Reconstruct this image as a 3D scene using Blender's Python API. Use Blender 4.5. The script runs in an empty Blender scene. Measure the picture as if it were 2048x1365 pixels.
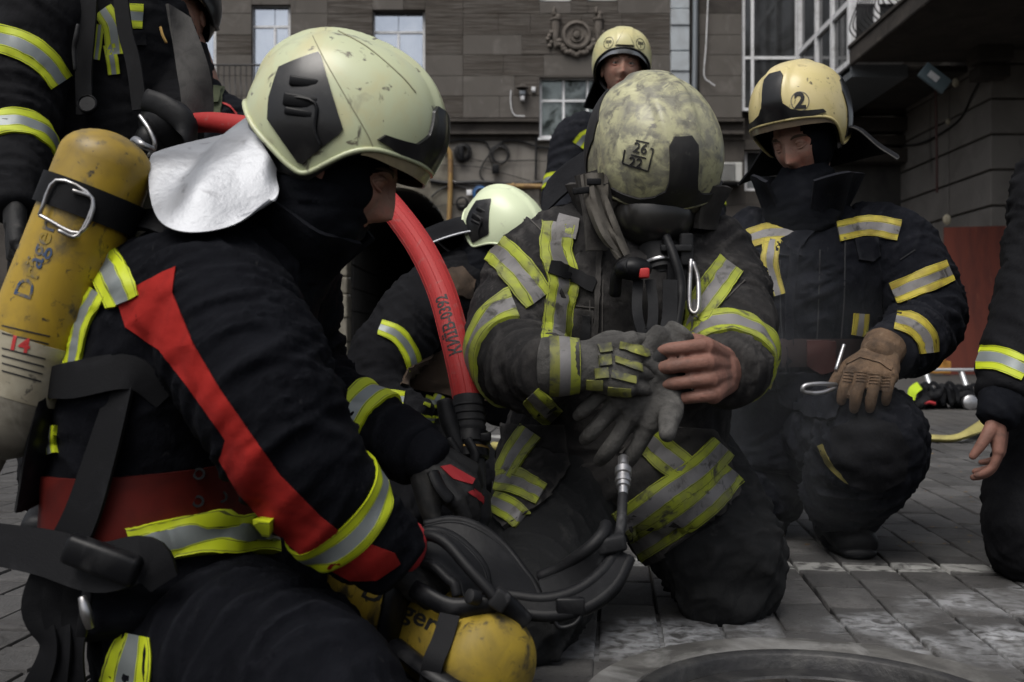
import bpy, bmesh, math, random
import numpy as np
from mathutils import Vector, Matrix
from mathutils.bvhtree import BVHTree

# ------------------------------------------------------------------ camera, sky, sun, exposure
scene = bpy.context.scene
COL = scene.collection
FOC, CX, CY, EYE = 1991.0, 1024.0, 682.5, 0.55     # photograph: 2048 px wide, 35 mm lens, eye 0.55 m up, level
cam_data = bpy.data.cameras.new('camera')
cam_data.lens = 35.0; cam_data.sensor_width = 36.0
cam_data.clip_start = 0.05; cam_data.clip_end = 600.0
cam_data.dof.use_dof = True; cam_data.dof.focus_distance = 2.1; cam_data.dof.aperture_fstop = 6.3
cam = bpy.data.objects.new('camera', cam_data); COL.objects.link(cam)
cam.location = (0, 0, EYE); cam.rotation_euler = (math.pi/2, 0, 0)
scene.camera = cam
scene.view_settings.view_transform = 'Standard'
scene.view_settings.look = 'None'
scene.view_settings.gamma = 1.0
scene.view_settings.exposure = 1.0
scene.view_settings.use_curve_mapping = False
SUN_EL, SUN_ROT = math.radians(60), math.radians(-150)
world = bpy.data.worlds.new('World'); scene.world = world; world.use_nodes = True
wn = world.node_tree.nodes; wl = world.node_tree.links
sky = wn.new('ShaderNodeTexSky'); sky.sky_type = 'NISHITA'; sky.sun_disc = False
sky.sun_elevation = SUN_EL; sky.sun_rotation = SUN_ROT; sky.air_density = 1.0; sky.dust_density = 6.0; sky.ozone_density = 1.0
hsv = wn.new('ShaderNodeHueSaturation'); hsv.inputs['Saturation'].default_value = 0.40
wl.new(sky.outputs['Color'], hsv.inputs['Color'])
wl.new(hsv.outputs['Color'], wn['Background'].inputs['Color'])
wn['Background'].inputs['Strength'].default_value = 0.065
sun_data = bpy.data.lights.new('sun', 'SUN'); sun_data.energy = 0.75; sun_data.angle = math.radians(35); sun_data.color = (1.0, 0.97, 0.92)
sun = bpy.data.objects.new('sun', sun_data); COL.objects.link(sun)
sd = Vector((math.sin(SUN_ROT)*math.cos(SUN_EL), math.cos(SUN_ROT)*math.cos(SUN_EL), math.sin(SUN_EL)))
sun.rotation_euler = sd.to_track_quat('Z', 'Y').to_euler(); sun.location = sd*30
scene.cycles.use_denoising = True
scene.cycles.max_bounces = 6; scene.cycles.transparent_max_bounces = 6
scene.cycles.caustics_reflective = False; scene.cycles.caustics_refractive = False

# ------------------------------------------------------------------ helpers
rng = random.Random(7)
def P(u, v, Y): return Vector(((u-CX)/FOC*Y, Y, EYE-(v-CY)/FOC*Y))
def V3(*a): return Vector(a)
_r = np.random.RandomState(3)
_perm = _r.permutation(512); _g = _r.normal(size=(512, 3)); _g /= np.linalg.norm(_g, axis=1)[:, None]
def noise3(p):
    p = np.asarray(p, float); i = np.floor(p).astype(int); f = p-i; w = f*f*f*(f*(f*6-15)+10); out = np.zeros(len(p))
    for dx in (0, 1):
        for dy in (0, 1):
            for dz in (0, 1):
                h = _perm[(_perm[(_perm[(i[:, 0]+dx) & 511]+i[:, 1]+dy) & 511]+i[:, 2]+dz) & 511]
                d = f-np.array((dx, dy, dz)); n = (d*_g[h]).sum(1)
                out += n*(w[:, 0] if dx else 1-w[:, 0])*(w[:, 1] if dy else 1-w[:, 1])*(w[:, 2] if dz else 1-w[:, 2])
    return out
def catmull(vals, sub):
    a = np.array(vals, float)
    if len(a) < 3 or sub <= 1:
        if sub <= 1: return a
    a = np.vstack([2*a[0]-a[1], a, 2*a[-1]-a[-2]]); out = []
    for k in range(1, len(a)-2):
        for s in range(sub):
            t = s/sub; p0, p1, p2, p3 = a[k-1:k+3]
            out.append(.5*((2*p1)+(p2-p0)*t+(2*p0-5*p1+4*p2-p3)*t*t+(3*p1-p0-3*p2+p3)*t**3))
    out.append(a[-2]); return np.array(out)
def nrm(a): return a/(np.linalg.norm(a)+1e-12)

class MB:
    def __init__(s): s.v = []; s.f = []; s.m = []
    def add(s, V, F, mat=0):
        o = len(s.v); s.v += [tuple(map(float, x)) for x in V]
        for k, f in enumerate(F): s.f.append([i+o for i in f]); s.m.append(mat if isinstance(mat, int) else mat[k])
        return s
    def sweep(s, pts, rad, n=18, side=None, sub=6, mat=0, cap=True, round_=0.35):
        pts = [tuple(p) for p in pts]
        if not isinstance(rad, (list, tuple)): rad = [rad]*len(pts)
        rad = [(r, r) if not isinstance(r, (list, tuple)) else r for r in rad]
        c = catmull(pts, sub); r = catmull(rad, sub); r = np.maximum(r, 1e-4)
        T = np.gradient(c, axis=0); T /= np.linalg.norm(T, axis=1)[:, None]+1e-12
        if side is None:
            a = np.array((0, 0, 1.)) if abs(T[0][2]) < .9 else np.array((1., 0, 0)); sv = nrm(np.cross(a, T[0]))
        else: sv = np.array(side, float)
        if cap and round_ > 0:
            def ext(c0, r0, t, sgn):
                return [(c0+sgn*t*round_*min(r0)*math.sin(x), r0*math.cos(x)) for x in (.5, .95, 1.3)]
            e0 = ext(c[0], r[0], T[0], -1)[::-1]; e1 = ext(c[-1], r[-1], T[-1], 1)
            c = np.vstack([[e[0] for e in e0], c, [e[0] for e in e1]]); r = np.vstack([[e[1] for e in e0], r, [e[1] for e in e1]])
            T = np.vstack([[T[0]]*3, T, [T[-1]]*3])
        V = []; N = len(c)
        for k in range(N):
            base = np.array(side, float) if side is not None else sv
            x = nrm(base-T[k]*np.dot(base, T[k])); sv = x; y = np.cross(T[k], x)
            for j in range(n):
                a = 2*math.pi*j/n; V.append(c[k]+x*r[k][0]*math.cos(a)+y*r[k][1]*math.sin(a))
        F = []
        for k in range(N-1):
            for j in range(n):
                a = k*n+j; b = k*n+(j+1) % n; F.append([a, b, b+n, a+n])
        if cap: F.append(list(range(n))[::-1]); F.append([(N-1)*n+j for j in range(n)])
        return s.add(V, F, mat)
    def ell(s, c, r, M=None, n=20, m=12, mat=0):
        V = []; F = []
        for i in range(m+1):
            th = math.pi*i/m
            for j in range(n):
                a = 2*math.pi*j/n
                p = Vector((r[0]*math.sin(th)*math.cos(a), r[1]*math.sin(th)*math.sin(a), r[2]*math.cos(th)))
                if M is not None: p = M @ p
                V.append(Vector(c)+p)
        for i in range(m):
            for j in range(n): F.append([i*n+j, i*n+(j+1) % n, (i+1)*n+(j+1) % n, (i+1)*n+j][::-1])
        return s.add(V, F, mat)
    def box(s, c, h, M=None, mat=0, bev=0.0):
        bm = bmesh.new(); bmesh.ops.create_cube(bm, size=2)
        for v in bm.verts: v.co = Vector((v.co.x*h[0], v.co.y*h[1], v.co.z*h[2]))
        if bev > 0: bmesh.ops.bevel(bm, geom=list(bm.edges), offset=bev, segments=2, affect='EDGES', profile=.5)
        bm.verts.ensure_lookup_table()
        Vv = [(M @ v.co if M is not None else v.co)+Vector(c) for v in bm.verts]; Ff = [[v.index for v in f.verts] for f in bm.faces]
        bm.free(); return s.add(Vv, Ff, mat)
    def lathe(s, prof, c, axis, n=28, mat=0, cap=True):
        axis = Vector(axis).normalized(); x = axis.orthogonal().normalized(); y = axis.cross(x); V = []; F = []
        mats = mat if isinstance(mat, list) else None
        for (r, h) in prof:
            for j in range(n):
                a = 2*math.pi*j/n; V.append(Vector(c)+axis*h+x*r*math.cos(a)+y*r*math.sin(a))
        mm = []
        for k in range(len(prof)-1):
            for j in range(n): F.append([k*n+j, k*n+(j+1) % n, (k+1)*n+(j+1) % n, (k+1)*n+j]); mm.append(mats[k] if mats else mat)
        if cap: F.append(list(range(n))[::-1]); F.append([(len(prof)-1)*n+j for j in range(n)]); mm += [mats[0] if mats else mat, mats[-1] if mats else mat]
        return s.add(V, F, mm)
    def sheet(s, G, th=.004, mat=0, closed=False, mats=None):
        G = np.array([[tuple(p) for p in row] for row in G], float); R, C = G.shape[:2]
        du = np.gradient(G, axis=0); dv = np.gradient(G, axis=1)
        if closed: dv = np.roll(G, -1, 1)-np.roll(G, 1, 1)
        n = np.cross(du, dv); n /= np.linalg.norm(n, axis=2)[..., None]+1e-12
        A = (G+n*th/2).reshape(-1, 3); B = (G-n*th/2).reshape(-1, 3); o = R*C; F = []; mm = []
        cc = C if closed else C-1
        for i in range(R-1):
            for j in range(cc):
                a, b, c_, d = i*C+j, i*C+(j+1) % C, (i+1)*C+(j+1) % C, (i+1)*C+j
                m_ = mats[i] if mats else mat
                F += [[a, d, c_, b], [o+a, o+b, o+c_, o+d]]; mm += [m_, m_]
        for j in range(cc):
            a, b = j, (j+1) % C; F += [[a, b, o+b, o+a]]; mm.append(mats[0] if mats else mat)
            a, b = (R-1)*C+j, (R-1)*C+(j+1) % C; F += [[b, a, o+a, o+b]]; mm.append(mats[-1] if mats else mat)
        if not closed:
            for i in range(R-1):
                m_ = mats[i] if mats else mat
                a, b = i*C, (i+1)*C; F += [[b, a, o+a, o+b]]; mm.append(m_)
                a, b = i*C+C-1, (i+1)*C+C-1; F += [[a, b, o+b, o+a]]; mm.append(m_)
        return s.add(np.vstack([A, B]), F, mm)
    def ribbon(s, pts, w, nv, th=.004, sub=6, mat=0, rows=3):
        """strap along pts, width w, flat side facing nv (one vector or a list)"""
        c = catmull([tuple(p) for p in pts], sub); T = np.gradient(c, axis=0)
        nvs = [tuple(nv)]*len(pts) if not isinstance(nv, list) else [tuple(x) for x in nv]
        N = catmull(nvs, sub); ws = w if isinstance(w, list) else [w]*len(pts); W = catmull([[x] for x in ws], sub)[:, 0]; G = []
        for k in range(len(c)):
            sd_ = nrm(np.cross(T[k], N[k])); G.append([c[k]+sd_*W[k]*t for t in np.linspace(-.5, .5, rows)])
        return s.sheet(G, th, mat)
    def mesh(s, name='m'):
        me = bpy.data.meshes.new(name); me.from_pydata(s.v, [], s.f); me.polygons.foreach_set('material_index', s.m); me.update(); return me
    def build(s, name, mats, parent=None, smooth='auto', fix=True):
        me = s.mesh(name)
        if fix:
            bm = bmesh.new(); bm.from_mesh(me); bmesh.ops.remove_doubles(bm, verts=bm.verts, dist=1e-5); bmesh.ops.recalc_face_normals(bm, faces=bm.faces); bm.to_mesh(me); bm.free()
        return link(name, me, mats, parent, smooth)

def link(name, me, mats, parent=None, smooth=True, angle=40):
    if not isinstance(mats, (list, tuple)): mats = [mats]
    for m in mats: me.materials.append(m)
    me.polygons.foreach_set('use_smooth', [bool(smooth)]*len(me.polygons))
    if smooth == 'auto': me.set_sharp_from_angle(angle=math.radians(48))
    o = bpy.data.objects.new(name, me); COL.objects.link(o)
    if parent is not None: adopt(o, parent)
    return o
def adopt(o, parent):
    """parent o, keeping it where it stands (parents carry only a location)"""
    o.parent = parent; w = Vector(); p = parent
    while p is not None: w += p.location; p = p.parent
    o.location = o.location-w
def thing(name, label, cat, loc, group=None):
    o = bpy.data.objects.new(name, None); COL.objects.link(o); o.location = loc; o.empty_display_size = .1
    o['label'] = label; o['category'] = cat
    if group: o['group'] = group
    return o
def tag(o, label=None, cat=None, group=None, kind=None):
    for k, v in (('label', label), ('category', cat), ('group', group), ('kind', kind)):
        if v: o[k] = v
    return o

def remesh(mb, voxel, smooth=4, name='solid'):
    me = mb.mesh('tmp'); o = bpy.data.objects.new('tmp', me); COL.objects.link(o)
    m = o.modifiers.new('r', 'REMESH'); m.mode = 'VOXEL'; m.voxel_size = voxel; m.use_smooth_shade = True
    if smooth: s = o.modifiers.new('s', 'SMOOTH'); s.factor = .5; s.iterations = smooth
    dg = bpy.context.evaluated_depsgraph_get(); r = bpy.data.meshes.new_from_object(o.evaluated_get(dg))
    bpy.data.objects.remove(o); bpy.data.meshes.remove(me); r.name = name; return r
def vco(me):
    a = np.empty(len(me.vertices)*3); me.vertices.foreach_get('co', a); return a.reshape(-1, 3)
def vno(me):
    a = np.empty(len(me.vertices)*3); me.vertex_normals.foreach_get('vector', a); return a.reshape(-1, 3)
def folds(me, bones, joints=(), amp=.004, f=11., seed=0., jamp=.006, fine=.0008):
    p = vco(me); n = vno(me); D = []; disp = []
    for k, (A, B) in enumerate(bones):
        A = np.array(A); B = np.array(B); ab = B-A; Ln = np.linalg.norm(ab)+1e-9; ax = ab/Ln
        t = np.clip((p-A) @ ax, 0, Ln); d = p-(A+t[:, None]*ax); dist = np.linalg.norm(d, axis=1); D.append(dist)
        sx = nrm(np.cross(ax, (.3, .2, .9))); tt = ((p-A) @ ax)+.45*(d @ sx)
        q = ax[None]*(tt*f*1.7)[:, None]+d*f*.55+seed+k*7.3
        wv = noise3(q*.6+11)[:, None]*np.array((1.2, .9, 1.1)); q = q+wv
        cr = np.clip(1-np.abs(noise3(q*1.9+31+wv*.8))*5.5, 0, 1)**1.5; gate = np.clip(noise3(p*4.5+seed+k)*2.2+.35, 0, 1)
        disp.append(1.35-3.8*np.abs(noise3(q))+1.1*cr*gate)
    D = np.array(D); disp = np.array(disp); w = np.exp(-(D-D.min(0))/.025); w /= w.sum(0); h = (w*disp).sum(0)
    a = np.full(len(p), amp)
    mod = .55+1.3*np.clip(noise3(p*3.1+seed)+.3, 0, 1); a = a*mod
    for J, R in joints: a += jamp*np.exp(-((p-np.array(J))**2).sum(1)/(2*R*R))
    x = p+n*(h*a+fine*noise3(p*55+seed)+.003*noise3(p*9+seed+5))[:, None]
    me.vertices.foreach_set('co', x.ravel()); me.update(); return me
def bvh_of(*mes):
    V = []; F = []
    for me in mes:
        o = len(V); V += [tuple(x) for x in vco(me)]; F += [[i+o for i in q.vertices] for q in me.polygons]
    return BVHTree.FromPolygons(V, F)
CAM = Vector((0, 0, EYE))
def pxray(p): return CAM, Vector(((p[0]-CX)/FOC, 1, -(p[1]-CY)/FOC)).normalized()
def grid_poly(poly, cell):
    bm = bmesh.new(); vs = [bm.verts.new((x, y, 0)) for x, y in poly]; bm.faces.new(vs)
    bmesh.ops.triangulate(bm, faces=bm.faces[:]); xs = [p[0] for p in poly]; ys = [p[1] for p in poly]
    return cut_grid(bm, min(xs), max(xs), min(ys), max(ys), cell)
def cut_grid(bm, x0, x1, y0, y1, cell):
    x = x0+cell*.51
    while x < x1: bmesh.ops.bisect_plane(bm, geom=bm.verts[:]+bm.edges[:]+bm.faces[:], plane_co=(x, 0, 0), plane_no=(1, 0, 0)); x += cell
    y = y0+cell*.51
    while y < y1: bmesh.ops.bisect_plane(bm, geom=bm.verts[:]+bm.edges[:]+bm.faces[:], plane_co=(0, y, 0), plane_no=(0, 1, 0)); y += cell
    bmesh.ops.remove_doubles(bm, verts=bm.verts, dist=cell*.01); bm.verts.ensure_lookup_table(); bm.verts.index_update()
    V = [(v.co.x, v.co.y) for v in bm.verts]; F = [[v.index for v in f.verts] for f in bm.faces]; bm.free(); return V, F
def castv(bvh, pts2, rayfn, off, maxd=50.):
    out = []; ns = []; miss = []; last = None
    for k, q in enumerate(pts2):
        o, d = rayfn(q); h = bvh.ray_cast(o, d, maxd)
        if h[0] is None: out.append(None); ns.append(None); miss.append(k)
        else:
            n = h[1] if h[1].dot(d) < 0 else -h[1]; last = h[3]; nn = (n-d*.6).normalized(); out.append(h[0]+nn*off); ns.append(nn)
    if last is None: return None, None
    ds = [((out[k]-rayfn(pts2[k])[0]).length, k) for k in range(len(out)) if out[k] is not None]
    for k in miss:
        kk = min(((pts2[k][0]-pts2[j][0])**2+(pts2[k][1]-pts2[j][1])**2, dd) for dd, j in ds)[1]
        o, d = rayfn(pts2[k]); h = bvh.find_nearest(o+d*kk); n = h[1]; out[k] = h[0]+n*off; ns[k] = n
    return out, ns
def skin_patch(mb, V, F, top, ns, th, mat=0):
    n = len(top); A = top; B = [top[i]-ns[i]*th for i in range(n)]; FF = [list(f) for f in F]; mm = [mat]*len(F) if isinstance(mat, int) else list(mat)
    cnt = {}
    for fi, f in enumerate(F):
        for a, b in zip(f, f[1:]+f[:1]): cnt.setdefault((min(a, b), max(a, b)), []).append((a, b, fi))
    for e in cnt.values():
        if len(e) == 1: a, b, fi = e[0]; FF.append([b, a, a+n, b+n]); mm.append(mm[fi])
    mb.add(A+B, FF, mm)
def decal(mb, bvh, poly, off=.003, th=.006, cell=9, rayfn=pxray, mat=0, maxd=50.):
    V, F = grid_poly(poly, cell); top, ns = castv(bvh, V, rayfn, off, maxd)
    if top: skin_patch(mb, V, F, top, ns, th, mat)
    return mb
TAPE_R = [-1, -.93, -.89, -.46, -.42, -.38, .38, .42, .46, .89, .93, 1]
TAPE_M = [0, 2, 0, 2, 0, 1, 0, 2, 0, 2, 0]
def tape(mb, bvh, line, w, off=.006, th=.010, step=9, rayfn=pxray, R=TAPE_R, M=TAPE_M, maxd=50.):
    """reflective tape sewn along a line seen in the photograph; w = width in px (one value or per point)"""
    ws = w if isinstance(w, list) else [w]*len(line); Ln = sum(math.hypot(b[0]-a[0], b[1]-a[1]) for a, b in zip(line, line[1:]))
    sub = max(2, int(Ln/step/max(1, len(line)-1))); c = catmull(line, sub); W = catmull([[x] for x in ws], sub)[:, 0]
    T = np.gradient(c, axis=0); T /= np.linalg.norm(T, axis=1)[:, None]; N = np.stack([-T[:, 1], T[:, 0]], 1)
    V = [tuple(c[k]+N[k]*W[k]*.5*r) for k in range(len(c)) for r in R]; m = len(R); F = []; mm = []
    for k in range(len(c)-1):
        for j in range(m-1): F.append([k*m+j, k*m+j+1, (k+1)*m+j+1, (k+1)*m+j]); mm.append(M[j])
    top, ns = castv(bvh, V, rayfn, off, maxd)
    if top: skin_patch(mb, V, F, top, ns, th, mm)
    return mb
def ring(mb, bvh, C, axis, w, off=.006, th=.010, n=72, rmax=.16, R=TAPE_R, M=TAPE_M, arc=None, soft=True):
    """band worn right round a limb: rays leave the limb's axis and stop at its cloth"""
    C = Vector(C); ax = Vector(axis).normalized(); x = ax.orthogonal().normalized(); y = ax.cross(x); m = len(R); top = []; ns = []; ok = []
    H = np.zeros((n, m))
    for j in range(n):
        a = 2*math.pi*j/n; d = x*math.cos(a)+y*math.sin(a)
        for i, r in enumerate(R):
            h = bvh.ray_cast(C+ax*w*.5*r, d, rmax); H[j, i] = h[3] if h[0] is not None else np.nan
    good = ~np.isnan(H); med = np.nanmedian(H) if good.any() else rmax*.5; H[~good] = np.nan
    col = np.where(good.all(1))[0]
    if soft:
        Hs = H.copy()
        for j in range(n):
            ks = [(j+o) % n for o in (-1, 0, 1)]; Hs[j] = np.nanmean(H[ks], 0) if good[ks].any() else H[j]
        H = np.where(np.isnan(H), H, Hs)
    for j in range(n):
        a = 2*math.pi*j/n; d = x*math.cos(a)+y*math.sin(a)
        for i, r in enumerate(R):
            L = H[j, i] if not np.isnan(H[j, i]) else med
            top.append(C+ax*w*.5*r+d*(L+off)); ns.append(d)
    F = []; mm = []
    for j in range(n):
        k = (j+1) % n
        if not (good[j].all() and good[k].all()): continue
        for i in range(m-1): F.append([j*m+i, k*m+i, k*m+i+1, j*m+i+1]); mm.append(M[i])
    if F: skin_patch(mb, top, F, top, ns, th, mm)
    return mb
def text2d(body, size=1., extra=0.0, cell=None):
    cu = bpy.data.curves.new('t', 'FONT'); cu.body = body; cu.size = size; cu.offset = extra; cu.align_x = 'CENTER'; cu.align_y = 'CENTER'; cu.resolution_u = 3
    o = bpy.data.objects.new('t', cu); COL.objects.link(o); dg = bpy.context.evaluated_depsgraph_get()
    me = bpy.data.meshes.new_from_object(o.evaluated_get(dg)); bpy.data.objects.remove(o)
    bm = bmesh.new(); bm.from_mesh(me); bpy.data.meshes.remove(me); xs = [v.co.x for v in bm.verts]; ys = [v.co.y for v in bm.verts]
    return cut_grid(bm, min(xs), max(xs), min(ys), max(ys), cell or size*.15)
def text_px(mb, bvh, body, c, size, ang=0, off=.0015, extra=0.0, sx=1.0, rayfn=pxray, shear=0, mat=0):
    V, F = text2d(body, size, extra); a = math.radians(ang); ca, sa = math.cos(a), math.sin(a)
    Q = []
    for x, y in V:
        x = x*sx; y = -y; Q.append((c[0]+x*ca-y*sa, c[1]+x*sa+y*ca))
    top, ns = castv(bvh, Q, rayfn, off)
    if top: skin_patch(mb, Q, F, top, ns, .002, mat)
    return mb

# ------------------------------------------------------------------ materials (all procedural)
def mat(name, col, rough=.8, metal=0., layers=(), bump=None, bump2=None, spec=.5, coat=0., trans=0., sheen=0., sss=0., alpha=1., ior=1.45, ridge=None):
    """layers: (colour, scale, lo, hi[, detail, stretch]) noise masks laid over the base; bump: (scale, strength, distance)"""
    m = bpy.data.materials.new(name); m.use_nodes = True; nt = m.node_tree; N = nt.nodes; L = nt.links; b = N['Principled BSDF']
    b.inputs['Base Color'].default_value = (*col, 1); b.inputs['Roughness'].default_value = rough; b.inputs['Metallic'].default_value = metal
    b.inputs['Specular IOR Level'].default_value = spec; b.inputs['Coat Weight'].default_value = coat; b.inputs['Coat Roughness'].default_value = .15
    b.inputs['Transmission Weight'].default_value = trans; b.inputs['Sheen Weight'].default_value = sheen; b.inputs['IOR'].default_value = ior
    if sss: b.inputs['Subsurface Weight'].default_value = sss; b.inputs['Subsurface Radius'].default_value = (.012, .005, .003)
    b.inputs['Alpha'].default_value = alpha
    g = N.new('ShaderNodeNewGeometry'); pos = g.outputs['Position']; cur = None
    def noise(scale, detail=5, stretch=None, rough_=.6, dist=0.):
        src = pos
        if stretch: mp = N.new('ShaderNodeMapping'); mp.inputs['Scale'].default_value = stretch; L.new(pos, mp.inputs['Vector']); src = mp.outputs['Vector']
        t = N.new('ShaderNodeTexNoise'); t.inputs['Scale'].default_value = scale; t.inputs['Detail'].default_value = detail; t.inputs['Roughness'].default_value = rough_; t.inputs['Distortion'].default_value = dist
        L.new(src, t.inputs['Vector']); return t.outputs['Fac']
    for ly in layers:
        c2, sc, lo, hi = ly[:4]; det = ly[4] if len(ly) > 4 else 5; st = ly[5] if len(ly) > 5 else None
        mr = N.new('ShaderNodeMapRange'); mr.inputs['From Min'].default_value = lo; mr.inputs['From Max'].default_value = hi; mr.clamp = True
        L.new(noise(sc, det, st, .6, .6), mr.inputs['Value'])
        mx = N.new('ShaderNodeMix'); mx.data_type = 'RGBA'; L.new(mr.outputs['Result'], mx.inputs['Factor'])
        if cur is None: mx.inputs['A'].default_value = (*col, 1)
        else: L.new(cur, mx.inputs['A'])
        mx.inputs['B'].default_value = (*c2, 1); cur = mx.outputs['Result']
    if ridge:       # cloth colour goes paler along its ridges
        mr = N.new('ShaderNodeMapRange'); mr.clamp = True; mr.inputs['From Min'].default_value = ridge[1]; mr.inputs['From Max'].default_value = ridge[2]; L.new(g.outputs['Pointiness'], mr.inputs['Value'])
        mm = N.new('ShaderNodeMath'); mm.operation = 'MULTIPLY'; L.new(mr.outputs['Result'], mm.inputs[0]); L.new(noise(12, 4), mm.inputs[1])
        mx = N.new('ShaderNodeMix'); mx.data_type = 'RGBA'; L.new(mm.outputs[0], mx.inputs['Factor'])
        if cur is None: mx.inputs['A'].default_value = (*col, 1)
        else: L.new(cur, mx.inputs['A'])
        mx.inputs['B'].default_value = (*ridge[0], 1); cur = mx.outputs['Result']
    if cur is not None: L.new(cur, b.inputs['Base Color'])
    last = None
    for bp in (bump, bump2):
        if bp:
            bn = N.new('ShaderNodeBump'); bn.inputs['Strength'].default_value = bp[1]; bn.inputs['Distance'].default_value = bp[2]
            L.new(noise(bp[0], 6 if len(bp) < 4 else bp[3], bp[4] if len(bp) > 4 else None), bn.inputs['Height'])
            if last is not None: L.new(last, bn.inputs['Normal'])
            last = bn.outputs['Normal']
    if last is not None: L.new(last, b.inputs['Normal'])
    m['_'] = 1; return m
# ------------------------------------------------------------------ material library
navy = mat('turnout_navy', (.0030, .0034, .0052), .9, layers=[((.0065, .0072, .0100), 7, .46, .78), ((.016, .0162, .0175), 60, .66, .74)], bump=(30, .9, .007, 5, (1, 1, .6)), bump2=(900, .3, .0006, 2), spec=.10, ridge=((.014, .015, .019), .505, .57))
navy_worn = mat('turnout_navy_worn', (.0052, .0060, .0090), .9, layers=[((.0105, .0115, .016), 7, .44, .76), ((.022, .0222, .024), 55, .64, .73)], bump=(30, .9, .007, 5, (1, 1, .6)), bump2=(900, .3, .0006, 2), spec=.12, ridge=((.024, .025, .030), .505, .57))
black_cloth = mat('turnout_black', (.0058, .0060, .0074), .9, layers=[((.012, .0125, .0145), 7, .46, .78)], bump=(34, .75, .006, 5, (1, 1, .6)), bump2=(900, .3, .0006, 2), spec=.16, ridge=((.016, .0165, .019), .51, .58))
dusty = mat('turnout_dusty', (.017, .0166, .0175), .92, layers=[((.042, .040, .039), 4.5, .42, .72), ((.095, .09, .086), 9, .56, .80), ((.006, .006, .007), 6, .58, .72)], bump=(30, .9, .007, 5, (1, 1, .6)), bump2=(900, .35, .0006, 2), spec=.15, ridge=((.085, .08, .076), .505, .57))
dusty_pants = mat('turnout_dusty_trousers', (.0145, .0152, .0162), .92, layers=[((.030, .0305, .031), 6, .45, .72), ((.05, .049, .048), 14, .62, .78)], bump=(30, .8, .006, 5, (1, 1, .6)), bump2=(900, .35, .0006, 2), spec=.15, ridge=((.035, .035, .036), .51, .58))
slate = mat('turnout_slate', (.0095, .0105, .0145), .9, layers=[((.016, .0175, .022), 6, .48, .78)], bump=(34, .8, .006, 5, (1, 1, .6)), bump2=(900, .3, .0006, 2), spec=.16, ridge=((.03, .031, .035), .51, .58))
hood_cloth = mat('hood_knit', (.0052, .006, .0085), .95, layers=[((.010, .011, .014), 20, .45, .7)], bump=(260, .4, .0015, 2), spec=.12)
tape_y = mat('tape_yellow', (.47, .55, .012), .55, layers=[((.42, .48, .03), 26, .5, .75), ((.2, .22, .05), 40, .68, .8)], bump=(700, .25, .0006, 2))
tape_s = mat('tape_silver', (.21, .235, .235), .42, .25, layers=[((.22, .24, .24), 30, .5, .7)], bump=(700, .25, .0006, 2))
stitch = mat('tape_stitch', (.10, .11, .02), .8)
tape_yd = mat('tape_yellow_dirty', (.32, .37, .028), .65, layers=[((.22, .24, .045), 18, .42, .62), ((.15, .15, .085), 8, .50, .72), ((.05, .048, .035), 30, .56, .68), ((.03, .029, .024), 6, .64, .72)], bump=(500, .3, .0008, 2))
tape_sd = mat('tape_silver_dirty', (.18, .175, .178), .6, .1, layers=[((.12, .115, .112), 14, .45, .65), ((.05, .047, .043), 30, .56, .68), ((.03, .029, .027), 6, .64, .72)], bump=(500, .3, .0008, 2))
tape_yo = mat('tape_amber_dirty', (.40, .33, .035), .6, layers=[((.26, .20, .03), 22, .42, .65), ((.06, .05, .03), 45, .62, .75)], bump=(500, .3, .0008, 2))
TY = [tape_y, tape_s, stitch]; TD = [tape_yd, tape_sd, stitch]; TO = [tape_yo, tape_sd, stitch]
red_cloth = mat('sleeve_red', (.27, .016, .013), .9, spec=.15, layers=[((.15, .011, .010), 9, .45, .7)], bump=(40, .35, .004), bump2=(900, .35, .0006, 2))
belt_red = mat('belt_red', (.075, .007, .005), .6, spec=.2, layers=[((.045, .005, .004), 12, .45, .7)], bump=(120, .2, .001))
orange_belt = mat('belt_orange', (.50, .09, .03), .6)
strap_black = mat('webbing_black', (.0052, .0055, .0068), .7, spec=.22, layers=[((.015, .0155, .018), 18, .55, .8)], bump=(420, .35, .001, 2))
rubber = mat('rubber_black', (.008, .0083, .0095), .5, spec=.22, layers=[((.02, .0205, .022), 12, .5, .8)], bump=(90, .3, .002))
rubber_dusty = mat('rubber_dusty', (.014, .0145, .016), .62, spec=.22, layers=[((.04, .041, .043), 10, .48, .74), ((.085, .085, .088), 26, .62, .8)], bump=(90, .3, .002))
plastic_black = mat('plastic_black', (.006, .0063, .0075), .38, spec=.22, layers=[((.03, .03, .031), 22, .5, .8)], bump=(200, .12, .001))
steel = mat('steel', (.42, .42, .43), .32, .9, layers=[((.22, .21, .20), 30, .5, .7)])
brass = mat('brass', (.42, .27, .09), .35, .9)
foil = mat('aluminised_cloth', (.31, .322, .345), .48, .55, layers=[((.19, .195, .205), 6, .46, .64), ((.10, .10, .105), 16, .60, .74)], bump=(22, .45, .006), bump2=(240, .3, .001))
skin = mat('skin', (.36, .215, .165), .58, sss=.06, spec=.35, layers=[((.42, .18, .13), 22, .45, .7), ((.25, .13, .10), 60, .55, .75), ((.20, .13, .105), 14, .58, .75)], bump=(420, .25, .0006))
skin_hand = mat('skin_hand', (.21, .105, .08), .6, sss=.06, spec=.3, bump2=(95, .7, .002), layers=[((.16, .082, .062), 30, .45, .7), ((.07, .05, .042), 18, .55, .78)], bump=(300, .35, .0009))
lip = mat('lip', (.34, .13, .10), .45)
hair_brow = mat('brow_hair', (.07, .045, .03), .8)
eye_white = mat('eye_white', (.24, .22, .20), .3)
eye_dark = mat('eye_iris', (.03, .025, .02), .15)
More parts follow.
